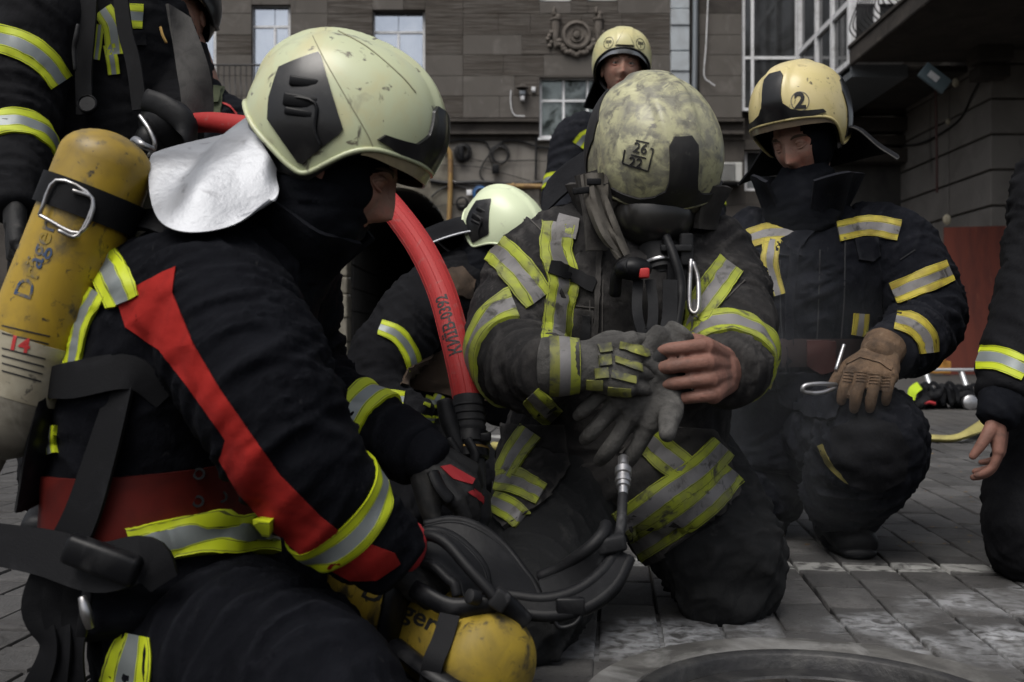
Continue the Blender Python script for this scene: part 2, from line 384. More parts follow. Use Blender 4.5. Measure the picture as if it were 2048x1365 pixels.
tan_leather = mat('glove_tan', (.125, .080, .049), .85, spec=.25, layers=[((.065, .044, .03), 24, .42, .68), ((.20, .145, .10), 30, .58, .78)], bump=(80, .8, .004), bump2=(320, .5, .001))
grey_leather = mat('glove_grey', (.070, .068, .064), .85, layers=[((.026, .025, .024), 16, .44, .64), ((.17, .165, .155), 12, .58, .78), ((.03, .029, .027), 40, .6, .72)], bump=(70, .9, .004), bump2=(320, .5, .001))
glove_dark = mat('glove_black', (.007, .0072, .008), .7, layers=[((.045, .043, .04), 20, .52, .78)], bump=(160, .45, .002))
glove_red = mat('glove_red', (.33, .02, .025), .7)
armor_yellow = mat('glove_armour', (.16, .165, .035), .6, layers=[((.30, .32, .03), 50, .6, .7), ((.05, .05, .04), 30, .45, .62)])
fleece = mat('collar_fleece', (.075, .073, .07), .95, layers=[((.045, .044, .043), 30, .4, .7)], bump=(300, .6, .002))
olive = mat('pouch_olive', (.085, .10, .055), .85, layers=[((.06, .07, .04), 20, .45, .7)], bump=(500, .4, .001, 2))
coyote = mat('harness_coyote', (.065, .043, .028), .85, layers=[((.04, .028, .02), 16, .45, .7)], bump=(420, .4, .001, 2))
yellow_paint = mat('cylinder_yellow', (.36, .235, .016), .5, layers=[((.22, .145, .02), 9, .42, .66), ((.12, .09, .035), 14, .54, .70), ((.05, .042, .025), 26, .60, .70), ((.03, .026, .018), 60, .62, .70)], bump=(30, .15, .002), coat=.15)
yellow_dirty = mat('cylinder_yellow_sooty', (.30, .21, .02), .6, layers=[((.19, .135, .02), 12, .40, .62), ((.045, .036, .02), 16, .53, .66), ((.03, .025, .015), 50, .58, .68)], bump=(40, .2, .002))
cyl_grey = mat('cylinder_grey', (.19, .175, .14), .6, layers=[((.09, .08, .06), 18, .45, .7), ((.33, .31, .26), 12, .58, .8)])
paper = mat('cylinder_label', (.36, .33, .25), .75, layers=[((.22, .19, .13), 16, .45, .7), ((.10, .09, .07), 70, .62, .7)])
ink_blue = mat('ink_blue', (.03, .06, .13), .6, layers=[((.26, .18, .02), 38, .46, .60)])
ink_red = mat('ink_red', (.45, .03, .03), .6)
ink_black = mat('ink_black', (.014, .014, .015), .6)
hose_red = mat('hose_red', (.34, .021, .020), .62, layers=[((.33, .022, .022), 14, .45, .7), ((.27, .10, .09), 34, .58, .78), ((.10, .05, .05), 22, .68, .82)], bump=(60, .35, .002))
def helmet_mat(name, base, layers, rough=.36):
    return mat(name, base, rough, layers=layers, bump=(24, .08, .002), coat=.25)
lime = helmet_mat('helmet_lime', (.52, .56, .36), [((.53, .50, .28), 6, .5, .66), ((.33, .33, .23), 20, .60, .76), ((.13, .125, .095), 17, .615, .66, 9, (1, 1, .35)), ((.10, .095, .08), 48, .655, .70), ((.15, .14, .10), 30, .63, .66, 8, (.35, 1, 1))])
lime_clean = helmet_mat('helmet_lime_clean', (.68, .76, .52), [((.45, .47, .34), 22, .66, .8), ((.12, .115, .09), 60, .74, .79)])
cream = helmet_mat('helmet_cream', (.60, .51, .235), [((.66, .56, .30), 7, .45, .65), ((.36, .30, .15), 22, .58, .72), ((.13, .11, .065), 24, .625, .665, 9, (1, .4, .5)), ((.15, .125, .07), 60, .64, .69)])
cream_two = helmet_mat('helmet_cream_lime', (.57, .52, .26), [((.50, .50, .28), 9, .45, .7), ((.30, .27, .16), 26, .58, .74)])
grimy = helmet_mat('helmet_grimy', (.40, .39, .235), [((.20, .195, .15), 17, .45, .60, 8), ((.13, .125, .10), 45, .50, .66, 8), ((.055, .052, .045), 12, .60, .70, 8), ((.50, .49, .30), 24, .58, .68, 4), ((.05, .048, .042), 36, .66, .73, 8, (1, .5, .6))], .55)
helm_black = mat('helmet_black', (.006, .0062, .0072), .3, layers=[((.035, .034, .033), 14, .5, .78)], bump=(40, .1, .001), coat=.2)
helm_black_dusty = mat('helmet_black_dusty', (.011, .011, .0125), .6, layers=[((.03, .029, .028), 12, .45, .7), ((.06, .057, .052), 30, .62, .76)], bump=(60, .25, .002))
visor_tan = mat('visor_smoked', (.16, .125, .085), .3, layers=[((.10, .08, .06), 14, .45, .7)], coat=.3)
visor_tan2 = mat('visor_tan', (.30, .25, .15), .35, layers=[((.20, .16, .10), 14, .45, .7)], coat=.3)
visor_dusty = mat('visor_dusty', (.062, .056, .046), .6, layers=[((.055, .05, .042), 12, .45, .65)])
visor_clear = mat('visor_mirror', (.30, .31, .33), .12, .7)
mask_glass = mat('mask_glass', (.016, .0155, .015), .3, layers=[((.035, .033, .031), 9, .46, .68), ((.07, .066, .06), 26, .60, .76)], coat=.2)
white_line = mat('white_piping', (.6, .6, .58), .6)
# the place
stucco = mat('stucco_brown', (.112, .102, .092), .92, layers=[((.098, .089, .080), 1.6, .42, .68), ((.165, .152, .14), 2.3, .55, .75), ((.20, .19, .18), 9, .66, .76, 6, (1, 1, .2)), ((.04, .034, .03), 2.2, .62, .78, 6, (1, 1, .25))], bump=(9, .3, .01), bump2=(70, .3, .004))
stucco_ribbed = mat('stucco_ribbed', (.106, .096, .086), .92, layers=[((.085, .075, .065), 1.6, .42, .68), ((.05, .042, .035), 2.2, .6, .78, 6, (1, 1, .25)), ((.055, .046, .038), 3.0, .46, .56, 3, (.4, .4, 14))], bump=(3, 1., .03, 2, (.3, .3, 16)), bump2=(70, .3, .004))
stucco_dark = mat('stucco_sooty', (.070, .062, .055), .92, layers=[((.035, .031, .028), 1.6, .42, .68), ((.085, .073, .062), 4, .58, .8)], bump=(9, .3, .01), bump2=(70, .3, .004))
plaster = mat('plaster_grey', (.22, .205, .185), .92, layers=[((.16, .148, .13), 1.4, .42, .66), ((.10, .09, .08), 2.5, .6, .8, 6, (1, 1, .3))], bump=(12, .2, .006))
plaster_blue = mat('plaster_bluegrey', (.20, .215, .23), .92, layers=[((.15, .16, .165), 1.6, .42, .66)], bump=(12, .2, .006))
stone_jamb = mat('stone_jamb', (.20, .185, .15), .92, layers=[((.11, .10, .08), 2.4, .42, .62), ((.055, .05, .042), 3.2, .58, .76, 6, (1, 1, .4)), ((.26, .17, .10), 4, .68, .78)], bump=(8, .4, .02), bump2=(60, .3, .004))
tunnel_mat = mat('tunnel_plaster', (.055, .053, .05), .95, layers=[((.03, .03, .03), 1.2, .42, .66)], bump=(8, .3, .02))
pier_mat = mat('pier_stucco', (.19, .178, .165), .92, layers=[((.145, .135, .125), 1.3, .42, .66), ((.24, .225, .21), 5, .62, .8), ((.03, .028, .026), 1.8, .62, .8, 6, (1, 1, .35))], bump=(10, .3, .01), bump2=(80, .35, .004))
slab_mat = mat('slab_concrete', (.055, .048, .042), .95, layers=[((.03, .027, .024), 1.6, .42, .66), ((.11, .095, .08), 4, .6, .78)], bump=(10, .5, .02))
ornament_mat = mat('relief_stucco', (.15, .132, .115), .9, layers=[((.09, .078, .066), 9, .42, .66)], bump=(40, .4, .006))
frame_white = mat('frame_white', (.74, .75, .77), .5, layers=[((.45, .45, .45), 6, .5, .75)])
glass_sky = mat('glass_sky_tint', (.62, .67, .74), .07, .85, layers=[((.50, .55, .63), 1.2, .42, .7)])  # pale blue of reflected sky and curtains put into the glass colour
glass_dark_reflection = mat('glass_dark_reflection', (.20, .225, .22), .06, .6, layers=[((.02, .025, .022), 2.6, .42, .62, 8), ((.10, .11, .12), 1.3, .6, .8)])  # noise patches painted in as dark reflections on the panes
glass_grey = mat('glass_grey', (.10, .105, .11), .07, .55, layers=[((.04, .04, .04), 1.6, .42, .66)])
tile_white = mat('tile_strip', (.42, .46, .49), .6, layers=[((.33, .35, .37), 2, .42, .66)])
pipe_grey = mat('pipe_zinc', (.22, .24, .26), .45, .5)
pipe_yellow = mat('pipe_ochre', (.30, .19, .065), .6, layers=[((.20, .115, .05), 5, .45, .65), ((.12, .07, .05), 9, .6, .75)])
cable_black = mat('cable_black', (.012, .012, .013), .6)
cable_blue = mat('cable_blue', (.03, .12, .30), .5)
iron = mat('railing_iron', (.02, .02, .022), .6)
ac_white = mat('aircon_white', (.50, .50, .48), .5, layers=[((.36, .35, .33), 4, .5, .72)])
ac_grille = mat('aircon_grille', (.13, .135, .14), .6)
board_red = mat('board_red', (.155, .038, .024), .75, layers=[((.105, .028, .02), 2, .42, .68, 6, (3, 3, .5)), ((.20, .07, .045), 6, .62, .8, 6, (2, 2, .3))], bump=(20, .2, .004))
alu = mat('ladder_aluminium', (.52, .53, .54), .4, .75)
sign_blue = mat('sign_bluegrey', (.10, .14, .16), .6)
hose_yellow = mat('hose_yellow', (.34, .30, .10), .7, layers=[((.22, .19, .07), 14, .45, .7)])
hivis = mat('hivis', (.55, .75, .03), .6)
orange_sheet = mat('sheet_orange', (.50, .24, .05), .6)
leaf_mat = mat('leaf_litter', (.10, .065, .035), .9, layers=[((.20, .16, .07), 30, .5, .7)])
cast_iron = mat('cast_iron', (.036, .036, .038), .55, .35, layers=[((.075, .074, .072), 9, .46, .66), ((.018, .018, .019), 14, .52, .7)], bump=(40, .5, .006))
ring_stone = mat('manhole_ring', (.125, .122, .116), .85, layers=[((.065, .063, .06), 8, .42, .62), ((.24, .24, .235), 7, .52, .68)], bump=(40, .5, .006))

# paving: a worn concrete colour, a painted line and drifts of pale powder, all lying in world space
GA = math.radians(5.8)     # the setts run this far to the right of straight ahead
def paving_material(name, base, far=False):
    m = mat(name, base, .85, layers=[((.050, .048, .047), 3.2, .42, .66), ((.108, .105, .102), 7, .54, .76), ((.028, .027, .026), 11, .58, .72), ((.026, .024, .023), 70, .60, .70), ((.15, .147, .143), 90, .66, .74)], bump=(30, .8, .006), bump2=(220, .8, .002))
    nt = m.node_tree; N = nt.nodes; L = nt.links; b = N['Principled BSDF']; src = b.inputs['Base Color'].links[0].from_socket
    g = N.new('ShaderNodeNewGeometry'); mp = N.new('ShaderNodeMapping'); mp.vector_type = 'POINT'; mp.inputs['Rotation'].default_value = (0, 0, GA); L.new(g.outputs['Position'], mp.inputs['Vector'])
    sp = N.new('ShaderNodeSeparateXYZ'); L.new(mp.outputs['Vector'], sp.inputs['Vector'])
    def math_(op, a, bb=None, cl=False):
        n = N.new('ShaderNodeMath'); n.operation = op; n.use_clamp = cl
        for i, x in enumerate((a, bb)):
            if x is None: continue
            if isinstance(x, (int, float)): n.inputs[i].default_value = x
            else: L.new(x, n.inputs[i])
        return n.outputs[0]
    def noise(sc, det=6, st=None, dist=.5):
        s = mp.outputs['Vector']
        if st: q = N.new('ShaderNodeMapping'); q.inputs['Scale'].default_value = st; L.new(s, q.inputs['Vector']); s = q.outputs['Vector']
        t = N.new('ShaderNodeTexNoise'); t.inputs['Scale'].default_value = sc; t.inputs['Detail'].default_value = det; t.inputs['Distortion'].default_value = dist; L.new(s, t.inputs['Vector']); return t.outputs['Fac']
    def ramp(x, lo, hi):
        r = N.new('ShaderNodeMapRange'); r.clamp = True; r.inputs['From Min'].default_value = lo; r.inputs['From Max'].default_value = hi; L.new(x, r.inputs['Value']); return r.outputs['Result']
    def mixc(fac, a, col):
        x = N.new('ShaderNodeMix'); x.data_type = 'RGBA'; L.new(fac, x.inputs['Factor']); L.new(a, x.inputs['A'])
        if isinstance(col, tuple): x.inputs['B'].default_value = (*col, 1)
        else: L.new(col, x.inputs['B'])
        return x.outputs['Result']
    # each sett a little lighter or darker: object random
    oi = N.new('ShaderNodeObjectInfo'); rv = math_('ADD', math_('MULTIPLY', oi.outputs['Random'], .5), .72)
    hs = N.new('ShaderNodeHueSaturation'); L.new(src, hs.inputs['Color']); L.new(rv, hs.inputs['Value']); src = hs.outputs['Color']
    wob = math_('MULTIPLY', math_('SUBTRACT', noise(7, 4), .5), .05); yy = math_('ADD', sp.outputs['Y'], wob)
    line = math_('MULTIPLY', math_('MULTIPLY', ramp(yy, 2.455, 2.465), ramp(yy, 2.55, 2.54)), ramp(noise(24, 6), .36, .52))
    line2 = math_('MULTIPLY', math_('MULTIPLY', ramp(yy, 5.62, 5.64), ramp(yy, 5.80, 5.78)), ramp(noise(14, 6), .34, .5))
    src = mixc(math_('MULTIPLY', math_('MAXIMUM', line, line2), .8), src, (.34, .34, .325))
    # powder: drifts around the manhole
    def drift(cx, cy, rx, ry):
        dx = math_('MULTIPLY', math_('SUBTRACT', sp.outputs['X'], cx), 1/rx); dy = math_('MULTIPLY', math_('SUBTRACT', sp.outputs['Y'], cy), 1/ry)
        return math_('SUBTRACT', 1.0, math_('ADD', math_('MULTIPLY', dx, dx), math_('MULTIPLY', dy, dy)), True)
    d = drift(1.0, 2.15, .42, .30); d = math_('MAXIMUM', d, drift(.30, 1.86, .55, .16)); d = math_('MAXIMUM', d, drift(.62, 1.98, .25, .12)); d = math_('MAXIMUM', d, drift(1.3, 2.3, .3, .12))
    pw = math_('MULTIPLY', math_('MULTIPLY', ramp(noise(4.2, 10, None, .5), .43, .60), math_('POWER', d, .6)), ramp(noise(38, 6), .34, .58))
    src = mixc(math_('MULTIPLY', pw, .9), src, (.36, .37, .385))
    L.new(src, b.inputs['Base Color']); return m
sett_mat = paving_material('sett', (.072, .0705, .070))
joint_mat = mat('joint_dirt', (.014, .012, .010), .95, layers=[((.026, .022, .018), 20, .45, .7), ((.01, .009, .007), 50, .5, .7)], bump=(60, .6, .006))
far_paving = paving_material('far_paving', (.086, .0815, .077))
def add_courses(m):     # beyond the setts built one by one the joints are only a texture
    nt = m.node_tree; N = nt.nodes; L = nt.links; b = N['Principled BSDF']; src = b.inputs['Base Color'].links[0].from_socket
    g = N.new('ShaderNodeNewGeometry'); mp = N.new('ShaderNodeMapping'); mp.inputs['Rotation'].default_value = (0, 0, GA+math.pi/2); L.new(g.outputs['Position'], mp.inputs['Vector'])
    br = N.new('ShaderNodeTexBrick'); br.inputs['Scale'].default_value = 1.0; br.inputs['Brick Width'].default_value = .21; br.inputs['Row Height'].default_value = .125; br.inputs['Mortar Size'].default_value = .006
    br.inputs['Color1'].default_value = (1, 1, 1, 1); br.inputs['Color2'].default_value = (.7, .7, .7, 1); br.inputs['Mortar'].default_value = (.2, .17, .14, 1); L.new(mp.outputs['Vector'], br.inputs['Vector'])
    x = N.new('ShaderNodeMix'); x.data_type = 'RGBA'; x.blend_type = 'MULTIPLY'; x.inputs['Factor'].default_value = .8; L.new(src, x.inputs['A']); L.new(br.outputs['Color'], x.inputs['B']); L.new(x.outputs['Result'], b.inputs['Base Color'])
add_courses(far_paving)

# ------------------------------------------------------------------ ground and setts
FY = 20.9                                     # the courtyard's back facade
me = MB(); me.add([(-60, -30, -.022), (60, -30, -.022), (60, 70, -.022), (-60, 70, -.022)], [[0, 1, 2, 3]])
ground = me.build('ground', joint_mat, smooth=False); tag(ground, kind='structure')
me = MB(); Z = -.003
ca, sa = math.cos(GA), math.sin(GA)
def G2(x, y): return (x*ca+y*sa, -x*sa+y*ca)     # sett axes -> world
c4 = [G2(-14, 6.6), G2(16, 6.6), G2(16, 45), G2(-14, 45)]
me.add([(x, y, Z) for x, y in c4], [[0, 1, 2, 3]]); tag(me.build('courtyard_paving', far_paving, smooth=False), kind='structure')
pavement = bpy.data.objects.new('pavement', None); COL.objects.link(pavement); tag(pavement, kind='structure')
bm = bmesh.new(); bmesh.ops.create_cube(bm, size=1)
bmesh.ops.delete(bm, geom=[f for f in bm.faces if f.normal.z < -.5], context='FACES')
bmesh.ops.bevel(bm, geom=[e for e in bm.edges if all(v.co.z > 0 for v in e.verts)], offset=.055, segments=2, affect='EDGES', profile=.6)
sett_me = bpy.data.meshes.new('sett'); bm.to_mesh(sett_me); bm.free(); sett_me.materials.append(sett_mat); sett_me.polygons.foreach_set('use_smooth', [True]*len(sett_me.polygons))
MH = (.47, 1.465, .375)                       # manhole centre and outer radius
setts = []; CW = .118; rs = random.Random(11)
for ci in range(-36, 40):
    x = ci*CW+.03; y = .9+rs.random()*.2
    while y < 6.6:
        ln = rs.choice((.13, .16, .17, .19, .20, .23)); yc = y+ln/2; w = G2(x, yc); y += ln
        setts.append((w[0], w[1], CW-.008, ln-.010, rs.uniform(-.0022, .0018), rs.gauss(0, .005), rs.gauss(0, .008), rs.gauss(0, .010)))
def sett_score(s):
    u = CX+s[0]/s[1]*FOC; v = CY+EYE/s[1]*FOC
    return (s[2]*s[3]/s[1]**3) if (1040 < u < 2080 and 700 < v < 1390) else -1+(1/s[1])*.001
setts = [s for s in setts if math.hypot(s[0]-MH[0], s[1]-MH[1]) > MH[2]+.012]
near_edge = []
setts.sort(key=sett_score, reverse=True)
pv = np.array([v.co[:] for v in sett_me.vertices]); pf = [list(p.vertices) for p in sett_me.polygons]
rest = MB()
for k, (x, y, w, l, dz, tx, ty, rz) in enumerate(setts):
    M4 = Matrix.Translation((x, y, -.03+dz)) @ Matrix.Rotation(-GA+rz*.6, 4, 'Z') @ Matrix.Rotation(tx*.5, 4, 'X') @ Matrix.Rotation(ty, 4, 'Y') @ Matrix.Diagonal((w, l, .06, 1))
    if k < 300:
        o = bpy.data.objects.new('sett', sett_me); COL.objects.link(o); o.parent = pavement; o.matrix_basis = M4
    else:
        rest.add([M4 @ Vector(p) for p in pv], pf)
o = rest.build('far_setts', sett_mat, pavement, fix=False); tag(o, kind='stuff')
q = MB(); q.lathe([(.376, -.007), (.60, -.009)], (MH[0], MH[1], 0), (0, 0, 1), 72, cap=False); q.build('collar_mortar', sett_mat, pavement)
# manhole: stone collar, iron frame, sunken cover
mh = thing('manhole', 'round iron manhole with pale collar sunk in the stone setts', 'manhole', (MH[0], MH[1], 0))
b_ = MB(); prof = [(.300, -.05), (.300, -.001), (.303, .003), (.330, .004), (.372, .003), (.378, -.03)]
b_.lathe(prof, (MH[0], MH[1], 0), (0, 0, 1), 72, cap=False); b_.build('collar', ring_stone, mh)
b_ = MB(); b_.lathe([(.272, -.06), (.272, .001), (.276, .005), (.294, .006), (.302, -.02)], (MH[0], MH[1], 0), (0, 0, 1), 72, cap=False); b_.build('frame', cast_iron, mh)
b_ = MB(); b_.lathe([(.268, -.06), (.268, -.022), (.262, -.018), (.225, -.018), (.22, -.026), (.12, -.026), (.115, -.018), (.0005, -.018)], (MH[0], MH[1], 0), (0, 0, 1), 64, cap=False)
for i in range(16):
    a = i*math.pi/8; c = Vector((MH[0]+.17*math.cos(a), MH[1]+.17*math.sin(a), -.021)); b_.box(c, (.035, .011, .006), Matrix.Rotation(a, 3, 'Z'))
b_.build('cover', cast_iron, mh, smooth='auto')

# ------------------------------------------------------------------ back facade
def FP(u, v, y=FY): return P(u, v, y)
FAC = thing('building', 'brown stucco apartment house with an arched passage and white windows', 'building', (0, FY, 0))
def fbox(mb, u0, v0, u1, v1, y0, y1, mat_=0, bev=0.):
    """box whose front face fills the photo rectangle on the plane y0 and reaches back to y1"""
    a = P(u0, v1, y0); b = P(u1, v0, y0)
    return mb.box(((a.x+b.x)/2, (y0+y1)/2, (a.z+b.z)/2), ((b.x-a.x)/2, (y1-y0)/2, (b.z-a.z)/2), None, mat_, bev)
# openings (photo rectangles)
WINS = [(400, -60, 432, 175), (503, 10, 581, 210), (745, 20, 850, 240), (1079, 155, 1245, 276), (1079, -60, 1142, 4), (1175, -60, 1236, 3), (1484, -60, 1603, 222), (1489, 300, 1600, 382)]
ARCH = (694, 896, 480, 375)      # left, right, springing, crown
back = MB()
fbox(back, -700, -400, ARCH[0]-4, 735, FY+.36, FY+.7); fbox(back, ARCH[1]+4, -400, 2200, 735, FY+.36, FY+.7); fbox(back, ARCH[0]-6, -400, ARCH[1]+6, 368, FY+.38, FY+.68)
back.build('back_wall', stucco_dark, FAC, smooth=False)
rb = random.Random(5)
def courses(u0, u1, vs, y0, mats, wmin, wmax, openings, name='block', depth=.3):
    for vi in range(len(vs)-1):
        v0, v1 = vs[vi], vs[vi+1]; segs = [(u0, u1)]
        cuts = []
        for (a, t, b, d) in openings:
            if d > v0+1 and t < v1-1: cuts.append((a, b, t, d))
        for a, b, t, d in cuts:
            ns = []
            for s, e in segs:
                if b <= s or a >= e: ns.append((s, e)); continue
                if a-s > 3: ns.append((s, a))
                if e-b > 3: ns.append((b, e))
            segs = ns
        parts = []
        for s, e in segs: parts.append((s, e, v0, v1))
        for a, b, t, d in cuts:     # leftovers above and below an opening
            a2, b2 = max(a, u0), min(b, u1)
            if b2-a2 < 4: continue
            if t-v0 > 2: parts.append((a2, b2, v0, t))
            if v1-d > 2: parts.append((a2, b2, d, v1))
        for s, e, va, vb in parts:
            x = s
            while x < e-1:
                w = rb.uniform(wmin, wmax)
                if e-(x+w) < wmin*.6: w = e-x
                q = MB(); fbox(q, x+.22, va+.3, x+w-.22, vb-.3, y0+rb.uniform(-.003, .004), y0+depth, 0, .006)
                q.build(name, mats[rb.randrange(len(mats))], FAC, smooth=False, fix=False); x += w
vs = [-60, -14, 27.5, 70, 110, 152, 192.5, 236]
courses(380, 655, vs, FY+.03, [stucco, stucco, stucco_ribbed], 60, 105, WINS)
courses(655, 926, vs, FY-.02, [stucco, stucco_ribbed, stucco_ribbed], 60, 110, WINS)
courses(926, 1342, vs, FY-.06, [stucco, stucco_ribbed], 60, 120, WINS)
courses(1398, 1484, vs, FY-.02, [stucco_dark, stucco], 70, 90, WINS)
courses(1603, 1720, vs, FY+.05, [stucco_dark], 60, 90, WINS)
# cornice, string course
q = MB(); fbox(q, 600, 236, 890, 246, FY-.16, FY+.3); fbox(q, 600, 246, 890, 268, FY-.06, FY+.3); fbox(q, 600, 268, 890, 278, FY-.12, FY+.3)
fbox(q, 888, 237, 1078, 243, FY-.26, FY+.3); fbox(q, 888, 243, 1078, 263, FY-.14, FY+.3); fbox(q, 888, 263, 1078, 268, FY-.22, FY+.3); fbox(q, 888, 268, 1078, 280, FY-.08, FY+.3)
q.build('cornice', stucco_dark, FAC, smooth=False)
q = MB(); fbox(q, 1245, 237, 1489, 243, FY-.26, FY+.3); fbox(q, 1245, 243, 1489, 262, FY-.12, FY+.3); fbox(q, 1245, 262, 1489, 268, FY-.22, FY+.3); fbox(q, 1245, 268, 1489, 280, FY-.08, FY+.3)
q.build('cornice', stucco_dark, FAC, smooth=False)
# lower wall
low = [280, 323, 366, 410, 455, 500, 545, 590, 640, 690, 733]
op2 = WINS+[(ARCH[0], 200, ARCH[1], 800)]
courses(896, 1079, low, FY-.04, [plaster], 170, 190, op2); 
courses(896, 1079, [365.4, 366], FY-.04, [plaster], 170, 190, op2)
courses(1079, 1400, low, FY-.03, [plaster, stucco_dark], 120, 180, op2)
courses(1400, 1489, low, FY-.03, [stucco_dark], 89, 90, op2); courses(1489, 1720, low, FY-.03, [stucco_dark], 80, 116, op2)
courses(380, 640, low, FY-.03, [stone_jamb, stucco_dark], 70, 110, op2)
# arch spandrel with real opening and the passage behind it
arc = []; ac = ((ARCH[0]+ARCH[1])/2, ARCH[2]); rx = (ARCH[1]-ARCH[0])/2; rz = ARCH[2]-ARCH[3]
for i in range(25): a = math.pi*i/24; arc.append((ac[0]-rx*math.cos(a), ac[1]-rz*math.sin(a)))
q = MB()
for y0 in (FY-.05,):
    for i in range(24):
        (a0, b0), (a1, b1) = arc[i], arc[i+1]
        pts = [P(a0, 281, y0), P(a1, 281, y0), P(a1, b1, y0), P(a0, b0, y0)]; bk = [p+Vector((0, .45, 0)) for p in pts]
        q.add(pts+bk, [[0, 3, 2, 1], [3, 7, 6, 2], [0, 1, 5, 4]])
q.build('arch_spandrel', stone_jamb, FAC, smooth='auto')
x0 = P(ARCH[0], 0, FY).x; x1 = P(ARCH[1], 0, FY).x; zs = P(0, ARCH[2], FY).z; zc = P(0, ARCH[3], FY).z
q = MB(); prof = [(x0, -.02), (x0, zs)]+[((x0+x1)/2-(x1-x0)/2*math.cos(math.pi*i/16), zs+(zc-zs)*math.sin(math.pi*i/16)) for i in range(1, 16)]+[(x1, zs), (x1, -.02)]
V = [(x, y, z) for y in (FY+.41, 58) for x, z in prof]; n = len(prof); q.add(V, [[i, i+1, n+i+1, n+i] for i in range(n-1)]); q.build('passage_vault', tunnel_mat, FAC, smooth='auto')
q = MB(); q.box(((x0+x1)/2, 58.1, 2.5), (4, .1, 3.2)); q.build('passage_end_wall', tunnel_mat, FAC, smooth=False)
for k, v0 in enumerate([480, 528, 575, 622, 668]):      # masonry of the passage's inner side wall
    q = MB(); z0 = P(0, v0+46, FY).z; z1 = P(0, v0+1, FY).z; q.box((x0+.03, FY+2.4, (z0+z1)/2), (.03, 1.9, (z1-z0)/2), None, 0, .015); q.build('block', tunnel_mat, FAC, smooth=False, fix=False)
vv = [470, 505, 545, 580, 628, 676, 733]
for k in range(len(vv)-1):
    for (ua, ub, dy) in ((641, 665, .02), (666, 694, -.10)):
        q = MB(); fbox(q, ua, vv[k]+1+(ua > 650)*8, ub, vv[k+1]-.4+(ua > 650)*8 if k < len(vv)-2 else 735, FY-.05+dy+rb.uniform(-.02, .02), FY+.4, 0, .03); q.build('jamb_stone', stone_jamb, FAC, smooth=False, fix=False)
for (ua, ub) in ((600, 641), (694, 896)):
    if ub == 694: pass
q = MB()
for k in range(4): fbox(q, 641, 281+k*47.5, 694, 281+k*47.5+46.5, FY-.04, FY+.4, 0, .02)
q.build('jamb_head', stone_jamb, FAC, smooth=False)

def window(u0, v0, u1, v1, y, mull, trans, gl, bar=4.2, glname='pane'):
    """white frame, mullions at given u, transoms [(v, ua, ub)]; every pane is its own sheet of glass"""
    w = MB(); 
    for a in (fbox(w, u0, v0, u0+bar, v1, y, y+.10), fbox(w, u1-bar, v0, u1, v1, y, y+.10), fbox(w, u0+bar, v0, u1-bar, v0+bar, y, y+.10), fbox(w, u0+bar, v1-bar, u1-bar, v1, y, y+.10)): pass
    for (u, a, b) in mull: fbox(w, u-bar*.5, a, u+bar*.5, b, y+.004, y+.09)
    for (v, a, b) in trans: fbox(w, a, v-bar*.5, b, v+bar*.5, y+.008, y+.086)
    o = w.build('window_frame', frame_white, FAC, smooth=False)
    us = sorted({u0+bar, u1-bar} | {m_[0] for m_ in mull}); vs_ = sorted({v0+bar, v1-bar} | {t[0] for t in trans})
    for i in range(len(us)-1):
        for j in range(len(vs_)-1):
            g = MB(); fbox(g, us[i]+.6, vs_[j]+.6, us[i+1]-.6, vs_[j+1]-.6, y+.045+rb.uniform(-.004, .004), y+.055); adopt(g.build('pane', gl, None, smooth=False), o)
    return o
WY = FY+.16
window(400, -60, 432, 175, WY, [], [], glass_sky); window(503, 10, 581, 210, WY, [(550, 54, 208)], [(54, 505, 579)], glass_sky); window(745, 20, 850, 240, WY, [(797, 65, 238)], [(65, 747, 848)], glass_sky)
window(1079, 155, 1245, 276, WY-.06, [(1127, 157, 274), (1175, 157, 274), (1210, 157, 274)], [(202, 1081, 1243)], glass_dark_reflection, 4.6)
window(1079, -60, 1142, 2, WY, [], [], glass_sky); window(1175, -60, 1236, 1, WY, [], [], glass_sky)
window(1484, -60, 1603, 222, WY-.1, [(1505, -58, 220), (1594, -58, 220)], [(116, 1486, 1601)], glass_grey, 6); window(1489, 300, 1600, 382, WY, [], [], glass_grey, 5)
q = MB(); fbox(q, 1494, 348, 1516, 376, WY+.01, WY+.03); fbox(q, 1530, 356, 1560, 376, WY+.01, WY+.03); q.build('window_blind', plaster_blue, FAC, smooth=False)
q = MB(); fbox(q, 1076, 276, 1248, 280, FY-.2, FY+.3); q.build('window_sill', frame_white, FAC, smooth=False)
# tiled strip and drainpipe
for k, (a, b) in enumerate([(-60, 17), (18, 50), (51, 101), (103, 142), (143, 190), (191, 236)]):
    q = MB(); fbox(q, 1342+.4*(k % 2), a, 1379, b, FY-.16-.03*(k % 2), FY+.3, 0, .015); q.build('strip_tile', tile_white, FAC, smooth=False, fix=False)
q = MB(); fbox(q, 1379, -60, 1398, 236, FY+.05, FY+.3); q.build('strip_recess', stucco_dark, FAC, smooth=False)
q = MB(); q.sweep([FP(1391, -60, FY-.15), FP(1390, 90, FY-.15), FP(1388, 236, FY-.15), FP(1386, 420, FY-.15)], .06, 12, sub=3); dp = q.build('drainpipe', pipe_grey); tag(dp, 'zinc drainpipe running down the wall beside the pale tiled strip', 'drainpipe')
